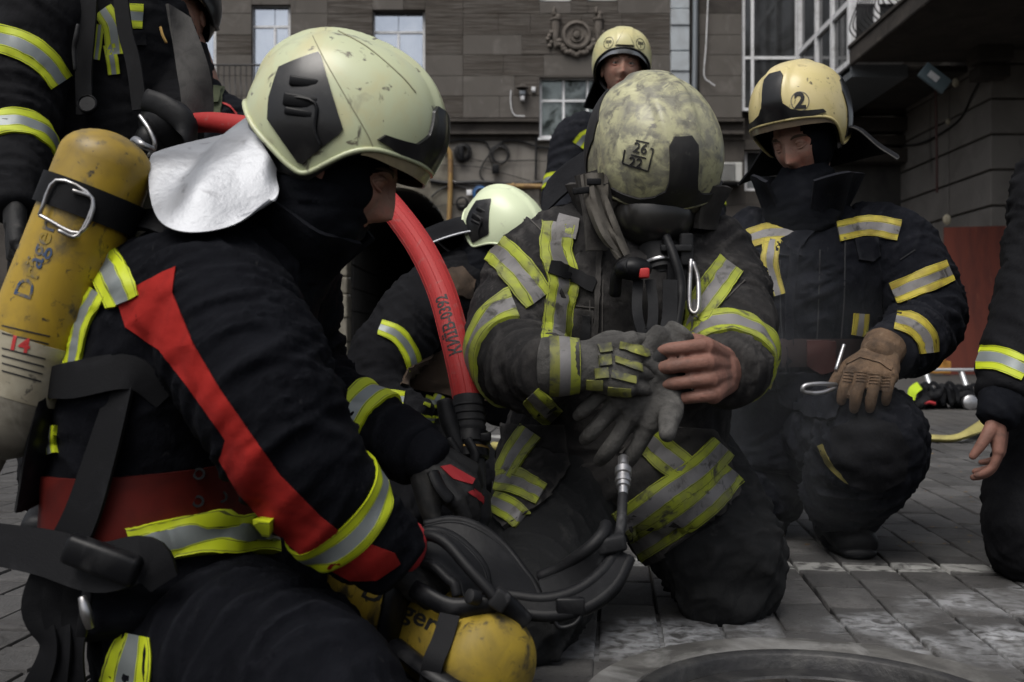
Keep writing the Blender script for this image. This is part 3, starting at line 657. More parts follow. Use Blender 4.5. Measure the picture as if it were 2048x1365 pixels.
# relief ornament
orn = thing('wall_ornament', 'stucco relief of a round shield, garland and two torches', 'ornament', FP(1153, 75))
oc = FP(1153, 73, FY-.06); s_ = FY/FOC
q = MB(); q.lathe([(.0, .0), (.30, .0), (.315, .05), (.29, .10), (.25, .11), (.22, .06), (.15, .05), (.145, .09), (.12, .09), (.08, .06), (.07, .13), (.03, .15), (.001, .15)], oc, (0, -1, 0), 36, cap=False); q.build('shield', ornament_mat, orn)
for k in range(15):
    a = math.pi*(1.08+.84*k/14); r = .36+.02*math.sin(k*2.1); c = oc+Vector((r*math.cos(a)*1.05, -.04, r*math.sin(a)*.98-.03)); q = MB(); q.ell(c, (.07+.015*math.sin(k*3), .06, .06), None, 10, 6); q.build('garland_leaf', ornament_mat, orn, fix=False)
for su, sg in ((1111, -1), (1198, 1)):
    b0 = FP(su, 96, FY-.08); b1 = FP(su+sg*-1, 42, FY-.08); q = MB(); q.sweep([b0, b0.lerp(b1, .5), b1], [.03, .075, .085], 12, sub=4); q.lathe([(.085, 0), (.11, .01), (.11, .05), (.09, .06)], b1, (0, 0, 1), 14)
    for k in range(4): q.ell(b1+Vector((rb.uniform(-.05, .05), -.02, .08+.05*k)), (.06-.01*k, .06, .06), None, 9, 6)
    for k in range(5): q.ell(b1+Vector((sg*(.10+.035*(k % 3)), -.02, -.25-.07*k)), (.05, .04, .045), None, 9, 6)
    q.build('torch', ornament_mat, orn)
# lamp and camera box on the wall
lm = thing('wall_lamp', 'small hooded wall lamp above a box with a hanging wire', 'lamp', FP(1045, 185))
q = MB(); c = FP(1045, 178, FY-.18); q.lathe([(.02, .10), (.05, .09), (.13, .03), (.135, .01), (.02, .0)], c, (0, 0, 1), 16); q.build('hood', stucco_dark, lm)
q = MB(); fbox(q, 1039, 181, 1051, 190, FY-.24, FY-.07, 0, .01); q.build('lamp_box', pipe_grey, lm); q = MB(); fbox(q, 1041, 191, 1049, 201, FY-.22, FY-.08, 0, .01); q.build('sensor', frame_white, lm)
q = MB(); fbox(q, 1063, 174, 1071, 183, FY-.14, FY-.05, 0, .008); tag(q.build('junction_box', frame_white), 'small white junction box beside the hooded lamp', 'box')
def cable(name, pts, r, m, label, cat='cable', group=None, y=FY-.1):
    q = MB(); q.sweep([FP(u, v, y) for u, v in pts], r, 6, sub=5, round_=0); o = q.build(name, m); tag(o, label, cat, group); return o
cable('cable', [(1022, 181), (1021, 200), (1024, 222), (1032, 232), (1050, 233)], .012, frame_white, 'thin pale wire looping down from the hooded wall lamp')
cable('cable', [(880, 268), (895, 283), (925, 280), (968, 283), (982, 300), (1005, 284), (1040, 283), (1075, 294), (1110, 298)], .022, cable_black, 'black cable swagged along the wall just under the cornice')
cable('cable', [(860, 362), (900, 367), (960, 365), (1040, 369), (1090, 364)], .045, cable_black, 'thick black cable bundle running level above the ochre pipe')
cable('cable', [(880, 368), (905, 364), (950, 369), (1020, 367), (1085, 368)], .02, steel, 'bright metal conduit lying along the black cable bundle')
cable('cable', [(1072, 255), (1072, 300), (1071, 360)], .025, cable_black, 'straight upright black cable beside the small wall window')
cable('cable', [(870, 330), (960, 335), (1010, 348), (1060, 362)], .010, cable_black, 'thin drooping wire crossing the grey plaster')
cable('cable', [(905, 300), (960, 322), (1020, 322), (1070, 320)], .009, cable_black, 'thin taut wire crossing behind the cable coils')
cable('cable', [(985, 300), (965, 330), (960, 350), (970, 364)], .018, cable_black, 'black wire bowing down beside the hanging splice case')
cable('cable', [(862, 395), (880, 380), (905, 372), (940, 378)], .02, cable_black, 'tangled black wire below the cable bundle by the arch')
cable('cable', [(866, 414), (905, 409), (970, 410)], .008, cable_black, 'thin level wire just above the pale crouching helmet')
cable('cable', [(1417, -30), (1412, 90), (1408, 150), (1420, 165), (1430, 172)], .014, frame_white, 'pale loose wire hanging down the wall beside the drainpipe')
def coil(u, v, r, m, label, turns=4, box=None):
    t = thing('cable_coil', label, 'cable', FP(u, v), None); q = MB(); cc = FP(u, v, FY-.10); rr = r*FY/FOC
    for k in range(turns):
        R_ = rr*(1-.07*k); off = Vector((rb.uniform(-.02, .02), -.012*k, rb.uniform(-.02, .02))); q.sweep([cc+off+Vector((R_*math.cos(a), 0, R_*math.sin(a)*1.06)) for a in np.linspace(0, 2*math.pi, 13)], .014, 6, sub=3, round_=0)
    q.build('loop', m, t)
    if box:
        q = MB(); c = FP(u+box[0], v+box[1], FY-.17); q.box(c, (box[2]*FY/FOC, .06, box[3]*FY/FOC), None, 0, .015); q.build('splice_case', plastic_black, t)
    return t
coil(926, 305, 17, cable_black, 'thick black cable coil with a splice case across it', 6, (-4, 2, 5, 15)); coil(999, 309, 19, cable_black, 'round cable coil hanging above a small black splice case', 4, (-8, 30, 7, 9))
coil(925, 407, 12, cable_black, 'small black cable coil below the blue one', 4); coil(961, 388, 14, cable_blue, 'blue cable coil with a white tag', 4); q = MB(); fbox(q, 933, 380, 944, 391, FY-.16, FY-.10, 0, .01); tag(q.build('cable_tag', frame_white), 'white tag box hanging beside the blue cable coil', 'tag')
q = MB(); q.sweep([FP(882, 290, FY-.16), FP(896, 300, FY-.16), FP(901, 320, FY-.16), FP(900, 400, FY-.16), FP(897, 480, FY-.16), FP(900, 497, FY-.16), FP(915, 501, FY-.16), FP(960, 501, FY-.16)], .052, 12, sub=5); tag(q.build('gas_pipe', pipe_yellow), 'rusty ochre pipe dropping down the wall beside the arch', 'pipe')
q = MB(); q.sweep([FP(985, 470, FY-.2), FP(985, 400, FY-.2), FP(988, 386, FY-.2), FP(1002, 377, FY-.2), FP(1030, 373, FY-.2), FP(1100, 374, FY-.2)], .055, 12, sub=5); q.lathe([(.065, 0), (.075, .01), (.075, .06), (.065, .07)], FP(1023, 373.5, FY-.2), (1, 0, 0), 14); tag(q.build('gas_pipe', pipe_yellow), 'ochre pipe bending over below the black cable bundle', 'pipe')
# air conditioner
acu = thing('air_conditioner', 'white outdoor air conditioner unit on the sooty wall', 'air conditioner', FP(1456, 365))
q = MB(); fbox(q, 1428, 325, 1485, 364, FY-.42, FY-.06, 0, .02); q.build('case', ac_white, acu, smooth=False); q = MB(); fbox(q, 1430, 364.4, 1484, 368, FY-.38, FY-.06); q.build('bracket', iron, acu, smooth=False)
q = MB(); gc = P(1454, 344.5, FY-.43); R_ = 18*(FY-.43)/FOC; pts = [gc+Vector((-R_*math.cos(a), 0, R_*math.sin(a))) for a in np.linspace(-math.pi/2, math.pi/2, 18)]; pts += [P(1471, 326.5, FY-.43), P(1471, 362.5, FY-.43)]
q.add(pts+[p+Vector((0, .02, 0)) for p in pts], [list(range(len(pts)))]); q.build('fan_grille', ac_grille, acu, smooth=False)
for k in range(9):
    q = MB(); v = 329+k*3.9; dx = math.sqrt(max(0, 18**2-(v-344.5)**2)); fbox(q, 1454-dx, v-.5, 1470, v+.5, FY-.455, FY-.43); q.build('grille_bar', ac_white, acu, smooth=False)
# balcony at the left edge
bal = thing('balcony_railing', 'thin black iron balcony railing with bellied bars', 'railing', FP(455, 215)); q = MB(); yb = FY-.9
q.sweep([P(395, 130, yb), P(560, 131, yb)], .02, 6, sub=2, round_=0); q.build('top_rail', iron, bal); q = MB(); q.sweep([P(395, 214, yb), P(560, 214, yb)], .02, 6, sub=2, round_=0); q.build('bottom_rail', iron, bal)
for k in range(13):
    u = 403+k*11.2; q = MB(); q.sweep([P(u, 131, yb), P(u, 165, yb), P(u+1.5, 182, yb-.07), P(u+1, 198, yb-.08), P(u, 214, yb)], .011, 5, sub=4, round_=0); q.build('baluster', iron, bal)
q = MB(); fbox(q, 380, 214.5, 575, 222, yb-.05, FY+.02); q.build('balcony_slab', stucco_dark, bal, smooth=False)

# ------------------------------------------------------------------ right wing: pier, passage, glazed gallery, balcony
WNG = thing('building', 'dark side wing with a coursed pier, balcony and glazed gallery', 'building', (8.2, 17, 0))
PYC, PX = 16.8, 8.08
gz = [P(1982, v, PYC).z for v in (60, 127, 197.6, 269, 340, 412, 484, 556, 628, 700, 747)]; gz[-1] = -.02
for k in range(len(gz)-1):
    for (c, h) in (((PX+1.6, PYC+.8, 0), (1.6, .8, 0)), ((PX+.8, PYC+2.92, 0), (.8, 1.28, 0))):
        q = MB(); zc_ = (gz[k]+gz[k+1])/2; zh = (gz[k]-gz[k+1])/2-.018
        q.box((c[0], c[1], zc_), (h[0], h[1]-.004, zh), None, 0, .02); q.build('block', pier_mat, WNG, smooth=False, fix=False)
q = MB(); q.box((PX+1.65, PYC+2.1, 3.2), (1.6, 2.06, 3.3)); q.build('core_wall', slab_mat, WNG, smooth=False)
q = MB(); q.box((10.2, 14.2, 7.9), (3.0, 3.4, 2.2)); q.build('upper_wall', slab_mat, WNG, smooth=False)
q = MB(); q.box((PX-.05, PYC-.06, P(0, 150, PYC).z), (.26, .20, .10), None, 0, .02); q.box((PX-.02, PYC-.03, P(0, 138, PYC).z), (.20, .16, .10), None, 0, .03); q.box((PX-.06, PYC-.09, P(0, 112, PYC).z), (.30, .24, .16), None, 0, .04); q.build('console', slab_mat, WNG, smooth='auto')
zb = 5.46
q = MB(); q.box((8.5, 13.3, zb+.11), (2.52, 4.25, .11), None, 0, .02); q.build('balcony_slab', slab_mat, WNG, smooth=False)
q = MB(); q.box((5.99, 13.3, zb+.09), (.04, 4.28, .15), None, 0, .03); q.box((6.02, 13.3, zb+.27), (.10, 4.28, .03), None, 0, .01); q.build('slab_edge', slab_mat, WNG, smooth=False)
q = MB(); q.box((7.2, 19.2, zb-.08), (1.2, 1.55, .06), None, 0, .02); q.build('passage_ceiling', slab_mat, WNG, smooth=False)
for k in range(6):
    q = MB(); q.box((7.45, 20.55-.0*k, P(0, 160+k*31, 20.6).z), (.95, .12+.10*(k % 2), .10+.04*(k % 2)), None, 0, .02); q.build('ceiling_beam', slab_mat, WNG, smooth=False, fix=False)
q = MB(); q.box((7.2, 20.75, 2.0), (1.1, .05, 2.2)); q.build('passage_dark_sheet', tunnel_mat, WNG, smooth=False)  # dark sheet standing in for the shade of the open passage, no door
rl = thing('balcony_railing', 'black iron balcony railing with bellied bars on the high slab', 'railing', (6.0, 14, zb+.3))
for z in (zb+.32, zb+1.25):
    q = MB(); q.sweep([(6.02, 9.5, z), (6.02, 17.45, z)], .022, 6, sub=2, round_=0); q.build('rail', iron, rl)
for k in range(44):
    y = 10+k*.17; q = MB(); q.sweep([(6.02, y, zb+1.25), (6.02, y, zb+1.0), (5.90, y, zb+.66), (5.88, y, zb+.48), (6.02, y, zb+.32)], .012, 5, sub=4, round_=0); q.build('baluster', iron, rl)
# gallery
gal = thing('glazed_gallery', 'white framed glazed gallery hung on the wall above the passage', 'gallery', (6.4, 19.2, 5.5)); gx, gy0, gy1, gb, gt = 6.0, 17.6, 20.75, 5.45, 9.6
ztr = .55+(682.5-57)/FOC*19.2
q = MB()
for y in (gy0, 18.55, 19.5, gy1-.06): q.box((gx, y+.04, (gb+gt)/2), (.05, .05, (gt-gb)/2))
q.box((gx, (gy0+gy1)/2, gb+.04), (.045, (gy1-gy0)/2, .05)); q.box((gx, (gy0+gy1)/2, 6.55), (.045, (gy1-gy0)/2, .05)); q.box((gx, (gy0+gy1)/2, 8.2), (.045, (gy1-gy0)/2, .04))
for x in (6.0, 6.42, 6.84): q.box((x+.02, gy0, (gb+gt)/2), (.045, .05, (gt-gb)/2))
q.box((6.44, gy0, gb+.04), (.44, .046, .05)); q.box((6.44, gy0, 6.55), (.44, .046, .05)); q.build('frame', frame_white, gal, smooth=False)
for a, b in ((gy0+.09, 18.54), (18.64, 19.49), (19.59, gy1-.12)):
    for z0, z1 in ((gb+.1, 6.5), (6.6, 8.16), (8.24, gt)):
        q = MB(); q.box((gx+.02, (a+b)/2, (z0+z1)/2), (.008, (b-a)/2, (z1-z0)/2)); q.build('pane', glass_grey, gal, smooth=False)
for a, b in ((6.07, 6.39), (6.49, 6.81)):
    for z0, z1 in ((gb+.1, 6.5), (6.6, gt)):
        q = MB(); q.box(((a+b)/2, gy0+.02, (z0+z1)/2), ((b-a)/2, .008, (z1-z0)/2)); q.build('pane', glass_grey, gal, smooth=False)
q = MB(); q.box((6.5, (gy0+gy1)/2, gb-.12), (.5, (gy1-gy0)/2, .11)); q.build('base_panel', pipe_grey, gal, smooth=False)
q = MB(); q.box((6.9, (gy0+gy1)/2+.1, (gb+gt)/2), (.05, (gy1-gy0)/2-.15, (gt-gb)/2)); q.build('inner_wall', plaster, gal, smooth=False)
# things on and by the pier
Rr = Matrix.Rotation(math.radians(38), 3, 'Y'); q = MB(); c = P(1869, 157, 15.6); q.box(c, (.24, .03, .13), Rr, 0, .01); sg = q.build('sign_board', sign_blue); tag(sg, 'small tilted blue-grey sign box hanging under the balcony slab', 'sign')
q = MB(); q.box(c+Vector((-.03, -.035, .02)), (.09, .006, .05), Rr); p_ = q.build('sign_label', frame_white, sg)
q = MB(); q.sweep([P(1871, 180, 16.7+1.2), P(1873, 280, 18.0), P(1874, 385, 18.0)], .022, 6, sub=3); tag(q.build('downpipe', mat('pipe_maroon', (.07, .03, .028), .6)), 'thin maroon pipe on the coursed pier', 'pipe')
q = MB(); q.sweep([(PX-.02, 20.6, P(0, 292, 20.6).z), (PX-.05, 19.4, P(0, 285, 19.4).z), (PX-.02, 18.0, P(0, 243, 18).z), (PX-.04, 17.4, P(0, 190, 17.4).z), (PX-.04, 17.0, P(0, 150, 17).z)], .02, 6, sub=5); tag(q.build('cable', cable_black), 'black cable climbing the coursed pier to the balcony', 'cable')
for (u, v, r, l) in ((1896, 244, .045, 'pale round insulator on the coursed pier'), (1911, 166, .06, 'pale insulator knob under the balcony console'), (1894, 440, .07, 'oval pale tag on the pier above the red board')):
    q = MB(); yy = 17.9 if u < 1900 and v < 300 else 16.6; q.ell(P(u, v, yy), (r, .03, r*1.3), None, 12, 8); tag(q.build('insulator', paper), l, 'insulator')
bd = thing('board', 'tall rust-red sheet leaning against the coursed pier', 'board', P(1950, 747, 16.2))
for (va, vb, ya, yb_) in ((455, 588, 16.62, 16.50), (589.5, 751, 16.48, 16.32)):
    a = P(1889, va, ya); b = P(2012, va-3, ya); c = P(2012, vb, yb_); d = P(1889, vb, yb_); c.z = max(c.z, .0); d.z = max(d.z, .0)
    q = MB(); q.add([a, b, c, d]+[p+Vector((0, .04, 0)) for p in (a, b, c, d)], [[0, 3, 2, 1], [0, 1, 5, 4], [1, 2, 6, 5], [2, 3, 7, 6], [3, 0, 4, 7], [4, 5, 6, 7]]); q.build('panel', board_red, bd, smooth=False)
q = MB(); pts = [P(1872, 690, 15.8), P(1884, 697, 15.7), P(1892, 712, 15.6), P(1890, 722, 15.6), P(1878, 716, 15.8)]; q.add(pts+[p+Vector((0, .05, -.0)) for p in pts], [[0, 1, 2, 3, 4], [9, 8, 7, 6, 5]]+[[i, (i+1) % 5, 5+(i+1) % 5, 5+i] for i in range(5)]); q.box(P(1880, 735, 15.8), (.14, .1, .1), None, 0, .02); tag(q.build('sheet', orange_sheet, smooth=False), 'folded orange sheet on the ground beside the red board', 'sheet')
# ladder standing on its edge
ld = thing('ladder', 'aluminium ladder lying on its edge behind the gear pile', 'ladder', P(1900, 815, 8.7)); yl = 8.9
q = MB(); a, b = P(1818, 739, yl), P(2100, 741, yl); q.box((a+b)/2, ((b-a).length/2, .03, .013), None, 0, .006); q.build('stile', alu, ld, smooth='auto')
q = MB(); q.box(Vector(((a.x+b.x)/2, yl-.16, .02)), ((b-a).length/2, .03, .014), None, 0, .006); q.build('stile', alu, ld, smooth='auto')
for u in (1852, 1924, 1996, 2068):
    q = MB(); t = P(u-2, 743, yl); q.sweep([t, (t.x+.02, yl-.16, .02)], .024, 12, sub=2); q.build('rung', alu, ld)
gp = thing('gear_pile', 'heap of black breathing gear with a hi-vis strap by the ladder', 'gear', P(1885, 815, 8.3))
rg = random.Random(3)
q = MB()
for k in range(16): q.ell(P(1835+k*7.4, 808-rg.random()*26, 8.15+rg.uniform(-.1, .1)), (rg.uniform(.05, .09), .08, rg.uniform(.03, .055)), Matrix.Rotation(rg.uniform(-1, 1), 3, 'Y'), 10, 7)
me_ = remesh(q, .012, 2, 'harness'); folds(me_, [(P(1830, 800, 8.15), P(1950, 800, 8.15))], amp=.012, f=9); link('harness', me_, strap_black, gp)
for k in range(7):
    u = 1838+k*16; q = MB(); q.ribbon([P(u, 812, 8.05), P(u+8, 780-rg.random()*12, 8.03), P(u+24, 776, 8.03), P(u+32, 806, 8.02)], .03, (0, -1, .3), .006, 5); q.build('strap', plastic_black, gp)
q = MB(); q.ribbon([P(1822, 800, 8.0), P(1826, 782, 8.0), P(1838, 772, 8.02)], [.05, .07, .07], (0, -1, .2), .02, 5); q.build('hivis_strap', hivis, gp)
q = MB(); q.sweep([P(1846, 808, 7.98), P(1858, 805, 7.98), P(1870, 808, 7.98)], .014, 8, sub=4); q.build('red_cap', glove_red, gp)
q = MB(); q.lathe([(.05, 0), (.06, .01), (.06, .05), (.045, .06)], P(1936, 806, 8.0), (0, -1, .1), 18); q.build('valve', steel, gp)
# flat yellow hose on the paving
q = MB(); pts = [P(1490, 872, 5.9), P(1700, 884, 5.5), P(1850, 881, 5.42), P(1905, 882, 5.4), P(1945, 868, 5.5), P(1985, 840, 6.4), P(2030, 832, 7.0)]
for p in pts: p.z = .022
for p in (pts[4], pts[5], pts[6]): p.z = .05
q.sweep(pts, [(.045, .02)]*7, 12, side=(.2, 1, 0), sub=8); tag(q.build('fire_hose', hose_yellow), 'flat pale yellow fire hose lying across the paving', 'hose')
q = MB(); pts = [P(985, 800, 5.0), P(1040, 812, 4.9), P(1100, 815, 4.9)]
for p in pts: p.z = .022
q.sweep(pts, .022, 8, sub=6); tag(q.build('fire_hose', hose_yellow), 'short stretch of pale yellow hose behind the kneeling figures', 'hose')
q = MB(); pts = [P(560, 770, 8.2), P(690, 786, 8.3), P(760, 790, 8.3)]
for p in pts: p.z = .035
q.sweep(pts, .035, 10, sub=6); tag(q.build('fire_hose', hose_red), 'red hose lying on the ground far behind by the arch', 'hose')
# litter
q = MB(); rl_ = random.Random(9)
for k in range(130):
    Y = 2.6+rl_.random()**1.5*5; u = rl_.uniform(1540, 2040); c = P(u, 0, Y); c.z = .008+rl_.random()*.004; a = rl_.random()*6.28; l = rl_.uniform(.004, .013); w = l*rl_.uniform(.3, .6)
    q.add([c+Vector((math.cos(a)*l, math.sin(a)*l, .002)), c+Vector((-math.sin(a)*w, math.cos(a)*w, .004*rl_.random())), c+Vector((-math.cos(a)*l, -math.sin(a)*l, 0)), c+Vector((math.sin(a)*w, -math.cos(a)*w, .003*rl_.random()))], [[0, 1, 2, 3]])
tag(q.build('leaf_litter', leaf_mat, fix=False), 'scattered dry leaf crumbs on the paving', 'litter', kind='stuff')
# ------------------------------------------------------------------ figure kit
def Rm(yaw=0, pitch=0, roll=0):
    """local frame x right-hand side of the wearer, y forward, z up.  yaw 0 faces away (+Y), 180 faces the camera, -90 faces +X; pitch>0 looks down"""
    return (Matrix.Rotation(math.radians(yaw), 3, 'Z') @ Matrix.Rotation(math.radians(-pitch), 3, 'X') @ Matrix.Rotation(math.radians(roll), 3, 'Y'))
def interp(keys, x):
    ks = sorted(keys); xs = [k[0] for k in ks]; ys = [k[1] for k in ks]; return float(np.interp(x, xs, ys))
_rt = {}
def smooth_interp(keys, x):
    k = tuple(keys)
    if k not in _rt:
        d = np.arange(-60, 241, 1.0); y = np.interp(np.abs(np.where(d > 180, 360-d, d)), [q[0] for q in sorted(keys)], [q[1] for q in sorted(keys)]); w = np.exp(-.5*(np.arange(-15, 16)/4.5)**2); w /= w.sum(); _rt[k] = (d, np.convolve(np.pad(y, 15, mode='edge'), w, 'valid'))
    return float(np.interp(x, *_rt[k]))
def old_interp(keys, x):
    ks = sorted(keys)
    if x <= ks[0][0]: return ks[0][1]
    for (a, b), (c, d) in zip(ks, ks[1:]):
        if x <= c: t = (x-a)/(c-a); t = t*t*(3-2*t); return b+(d-b)*t
    return ks[-1][1]
RIM_A = [(0, .004), (30, .000), (55, -.012), (68, -.030), (82, -.070), (93, -.094), (110, -.088), (140, -.060), (160, -.028), (180, -.015)]
RIM_C = [(0, .046), (25, .038), (50, .000), (70, -.050), (90, -.085), (120, -.085), (150, -.075), (180, -.07)]
class Shell:
    def __init__(s, rim, A=.127, F=.150, B=.160, H=.150, crest=.007, ex=2.35):
        s.rim, s.A, s.F, s.B, s.H, s.cr, s.ex = rim, A, F, B, H, crest, ex
    def pt(s, a, z, k=1.0):
        zz = z/s.H
        if z >= 0: r = max(0., 1-min(1, zz)**s.ex)**(1/s.ex)
        else: r = 1-.55*(z/.16)**2
        ca_, sa_ = math.cos(a), math.sin(a); Bx = s.F if ca_ > 0 else s.B; e = 2.25
        rr = (abs(ca_/Bx)**e+abs(sa_/s.A)**e)**(-1/e)*r
        x, y = rr*sa_, rr*ca_
        if s.cr:
            m = max(0., min(1., (.044-abs(x))/.012)); m = m*m*(3-2*m); q = max(0., min(1., (z-.0)/.06)); h = s.cr*m*q*(3-2*q)*q
            f = 1+h/.15; x, y, z = x, y*f, z*f
        return Vector((x*k, y*k, z*k))
    def grid(s, k=1.0, rim=None, n=112, m=30, top=1.0):
        rim = rim or s.rim; V = []; F = []
        for i in range(m+1):
            for j in range(n):
                a = 2*math.pi*j/n; d = abs((math.degrees(a)+180) % 360-180); z0 = smooth_interp(rim, d)
                V.append(s.pt(a, z0+(s.H-z0)*math.sin(i/m*math.pi/2)*top, k))
        for i in range(m):
            for j in range(n): F.append([i*n+j, i*n+(j+1) % n, (i+1)*n+(j+1) % n, (i+1)*n+j])
        return V, F, n
SIDE_A = [(-.108, .038), (-.062, .082), (-.055, .078), (.024, -.008), (.022, -.018), (-.012, -.079), (-.020, -.079), (-.088, -.040), (-.100, -.010)]
SIDE_B = [(-.030, .075), (-.012, .045), (-.020, .000), (-.018, -.060), (-.014, -.078), (-.045, -.072), (-.105, -.045), (-.150, -.015), (-.150, .05), (-.10, .095)]
FRONT_B = [(-.027, .118), (-.016, .130), (.016, .130), (.027, .118), (.027, .066), (.031, .046), (.045, .029), (.068, .018), (.108, .010), (.112, .001), (.09, -.002), (.045, .006), (-.045, .006), (-.09, -.002), (-.112, .001), (-.108, .010), (-.068, .018), (-.045, .029), (-.031, .046), (-.027, .066)]
FRONT_A = [(-.056, .082), (-.042, .095), (.042, .095), (.056, .082), (.064, .046), (.080, .024), (.112, .012), (.115, .000), (.095, -.003), (.06, .005), (-.06, .005), (-.095, -.003), (-.115, .000), (-.112, .012), (-.080, .024), (-.064, .046)]
def helmet(parent, c, M, style, shell_m, trim_m, visor_m, scale=1.0, front=True, name='helmet', rimw=None):
    c = Vector(c)
    sh = Shell(RIM_A) if style in 'AB' else Shell(RIM_C, A=.130, F=.148, B=.152, H=.148, crest=.004)
    W = lambda p: c+M @ (p*scale)
    V, F, n = sh.grid(); mb = MB(); Vin, Fin, n2 = sh.grid(.955)
    Vw = [W(p) for p in V]; mb.add(Vw, F); mb.add([W(p) for p in Vin], [f[::-1] for f in Fin])
    o2 = len(Vw); mb.add([], []); 
    for j in range(n): mb.f.append([j, o2+j, o2+(j+1) % n, (j+1) % n]); mb.m.append(0)
    hel = mb.build(name, shell_m, parent); bv = BVHTree.FromPolygons([tuple(p) for p in Vw], F)
    # edge bead
    q = MB(); q.sweep([W(sh.pt(2*math.pi*j/n, smooth_interp(sh.rim, abs((360*j/n+180) % 360-180)), 1.004)) for j in range(0, n+1, 2)], .0042*scale, 8, sub=2, cap=False); q.build('edge_bead', shell_m if style in 'AB' else trim_m, hel)
    rim2 = [(a, z-(.010 if a < 80 else .018 if a < 120 else .055)) for a, z in sh.rim]
    lv, lf, ln = sh.grid(.945, rim2, 80, 14); q = MB(); q.add([W(p) for p in lv], lf); q.build('liner', trim_m, hel)
    def side_ray(sgn): return lambda p: (W(Vector((sgn*.3, p[0], p[1]))), M @ Vector((-sgn, 0, 0)))
    def front_ray(p): return (W(Vector((p[0], .4, p[1]))), M @ Vector((0, -1, 0)))
    if style in 'AB':
        for sgn in (-1, 1):
            q = MB(); decal(q, bv, SIDE_A if style == 'A' else SIDE_B, .0035*scale, .006, .008, side_ray(sgn)); sp_ = q.build('side_plate', trim_m, hel)
            if style == 'A':
                q = MB()
                for (y, z, w, h) in ((-.058, .030, .022, .008), (-.050, .002, .026, .010), (-.045, -.014, .022, .006)):
                    p = bv.ray_cast(*side_ray(sgn)((y, z)))[0]
                    if p: q.box(p, (.006*scale, w*scale, h*scale), M @ Matrix.Rotation(sgn*.10, 3, 'Y') @ Matrix.Rotation(.25, 3, 'X'), 0, .003)
                p0 = bv.ray_cast(*side_ray(sgn)((-.075, .0)))[0]; p1 = bv.ray_cast(*side_ray(sgn)((-.028, .008)))[0]; p2 = bv.ray_cast(*side_ray(sgn)((-.012, -.028)))[0]; p3 = bv.ray_cast(*side_ray(sgn)((.005, -.045)))[0]
                ex = M @ Vector((sgn*.007, 0, 0)); q.sweep([p+ex for p in (p0, p1, p2, p3)], .0025*scale, 6, sub=4); q.build('side_clip', plastic_black, hel)
    if front:
        q = MB(); poly = FRONT_B if style == 'B' else FRONT_A
        if style in 'AB': decal(q, bv, poly, .005*scale, .009, .008, front_ray); q.build('front_plate', trim_m, hel)
    # visor strip under the brow
    n3 = 40; G = []
    depth = {'A': .026, 'B': .024, 'C': .024}[style]; lim = {'A': 62, 'B': 66, 'C': 62}[style]
    for t in (0, .5, 1):
        row = []
        for j in range(n3+1):
            d = -lim+2*lim*j/n3; a = math.radians(d); z0 = smooth_interp(sh.rim, abs(d)); fade = 1-.55*(abs(d)/lim)**3; p = sh.pt(a, z0+.003-t*depth*fade, .992 if style != 'C' else .965); row.append(W(p))
        G.append(row)
    q = MB(); q.sheet(G, .003*scale); q.build('visor', visor_m, hel)
    return hel, bv, W, sh
def head_mesh(c, M, s=1.0, n=84, m=64):
    """a face: brow, sockets, nose, lips, chin, ears; local y forward"""
    th = np.linspace(0, math.pi, m+1)[:, None]; a = np.linspace(0, 2*math.pi, n, endpoint=False)[None]
    x = np.sin(th)*np.sin(a); y = np.sin(th)*np.cos(a); z = np.cos(th)*np.ones_like(a)
    X = x*.076; Y = y*.096; Z_ = z*.118
    lowz = np.clip(-Z_/.118, 0, 1); X = X*(1-.30*lowz**1.6); Y = Y+np.where(Y < 0, .028*lowz**1.2, .0); Y = np.where(Y > 0, Y*(1-.04*lowz)+.004*np.exp(-((Z_+.095)/.02)**2), Y)
    fr = np.clip(y*1.5, 0, 1)
    g = lambda cx, cz, sx, sz: np.exp(-((X-cx)/sx)**2-((Z_-cz)/sz)**2)
    d = 0
    for sg_ in (-1, 1):
        d = d-.011*g(sg_*.031, .006, .019, .013)+.0055*g(sg_*.03, .026, .024, .009)+.0045*g(sg_*.045, -.026, .018, .02)-.004*g(sg_*.022, -.048, .006, .018)+.006*g(sg_*.013, -.036, .008, .008)
    nz = np.clip((.022-Z_)/.058, 0, 1); zz_ = np.array([-.060, -.054, -.048, -.042, -.034, -.020, 0., .015, .028]); aa_ = np.array([0, .004, .013, .021, .0255, .020, .0115, .006, 0.])
    d = d+np.interp(Z_, zz_, aa_)*np.exp(-(X/(.0075+.0048*nz))**2)
    d = d+.0055*g(0, -.063, .020, .005)+.005*g(0, -.076, .018, .005)-.004*g(0, -.0695, .022, .0022)+.006*g(0, -.098, .018, .012)-.003*g(0, -.087, .02, .005)
    Y = Y+d*fr
    V = [Vector(c)+M @ (Vector((float(X[i, j]), float(Y[i, j]), float(Z_[i, j])))*s) for i in range(m+1) for j in range(n)]; F = []; mm = []
    for i in range(m):
        for j in range(n):
            F.append([i*n+j, (i+1)*n+j, (i+1)*n+(j+1) % n, i*n+(j+1) % n]); xx, zz, yy = X[i, j], Z_[i, j], Y[i, j]
            mm.append(1 if (yy > .05 and abs(xx) < .021*(1-abs(zz+.0695)/.022) and abs(zz+.0695) < .011) else 0)
    loc = (X, Y, Z_); return V, F, mm, loc
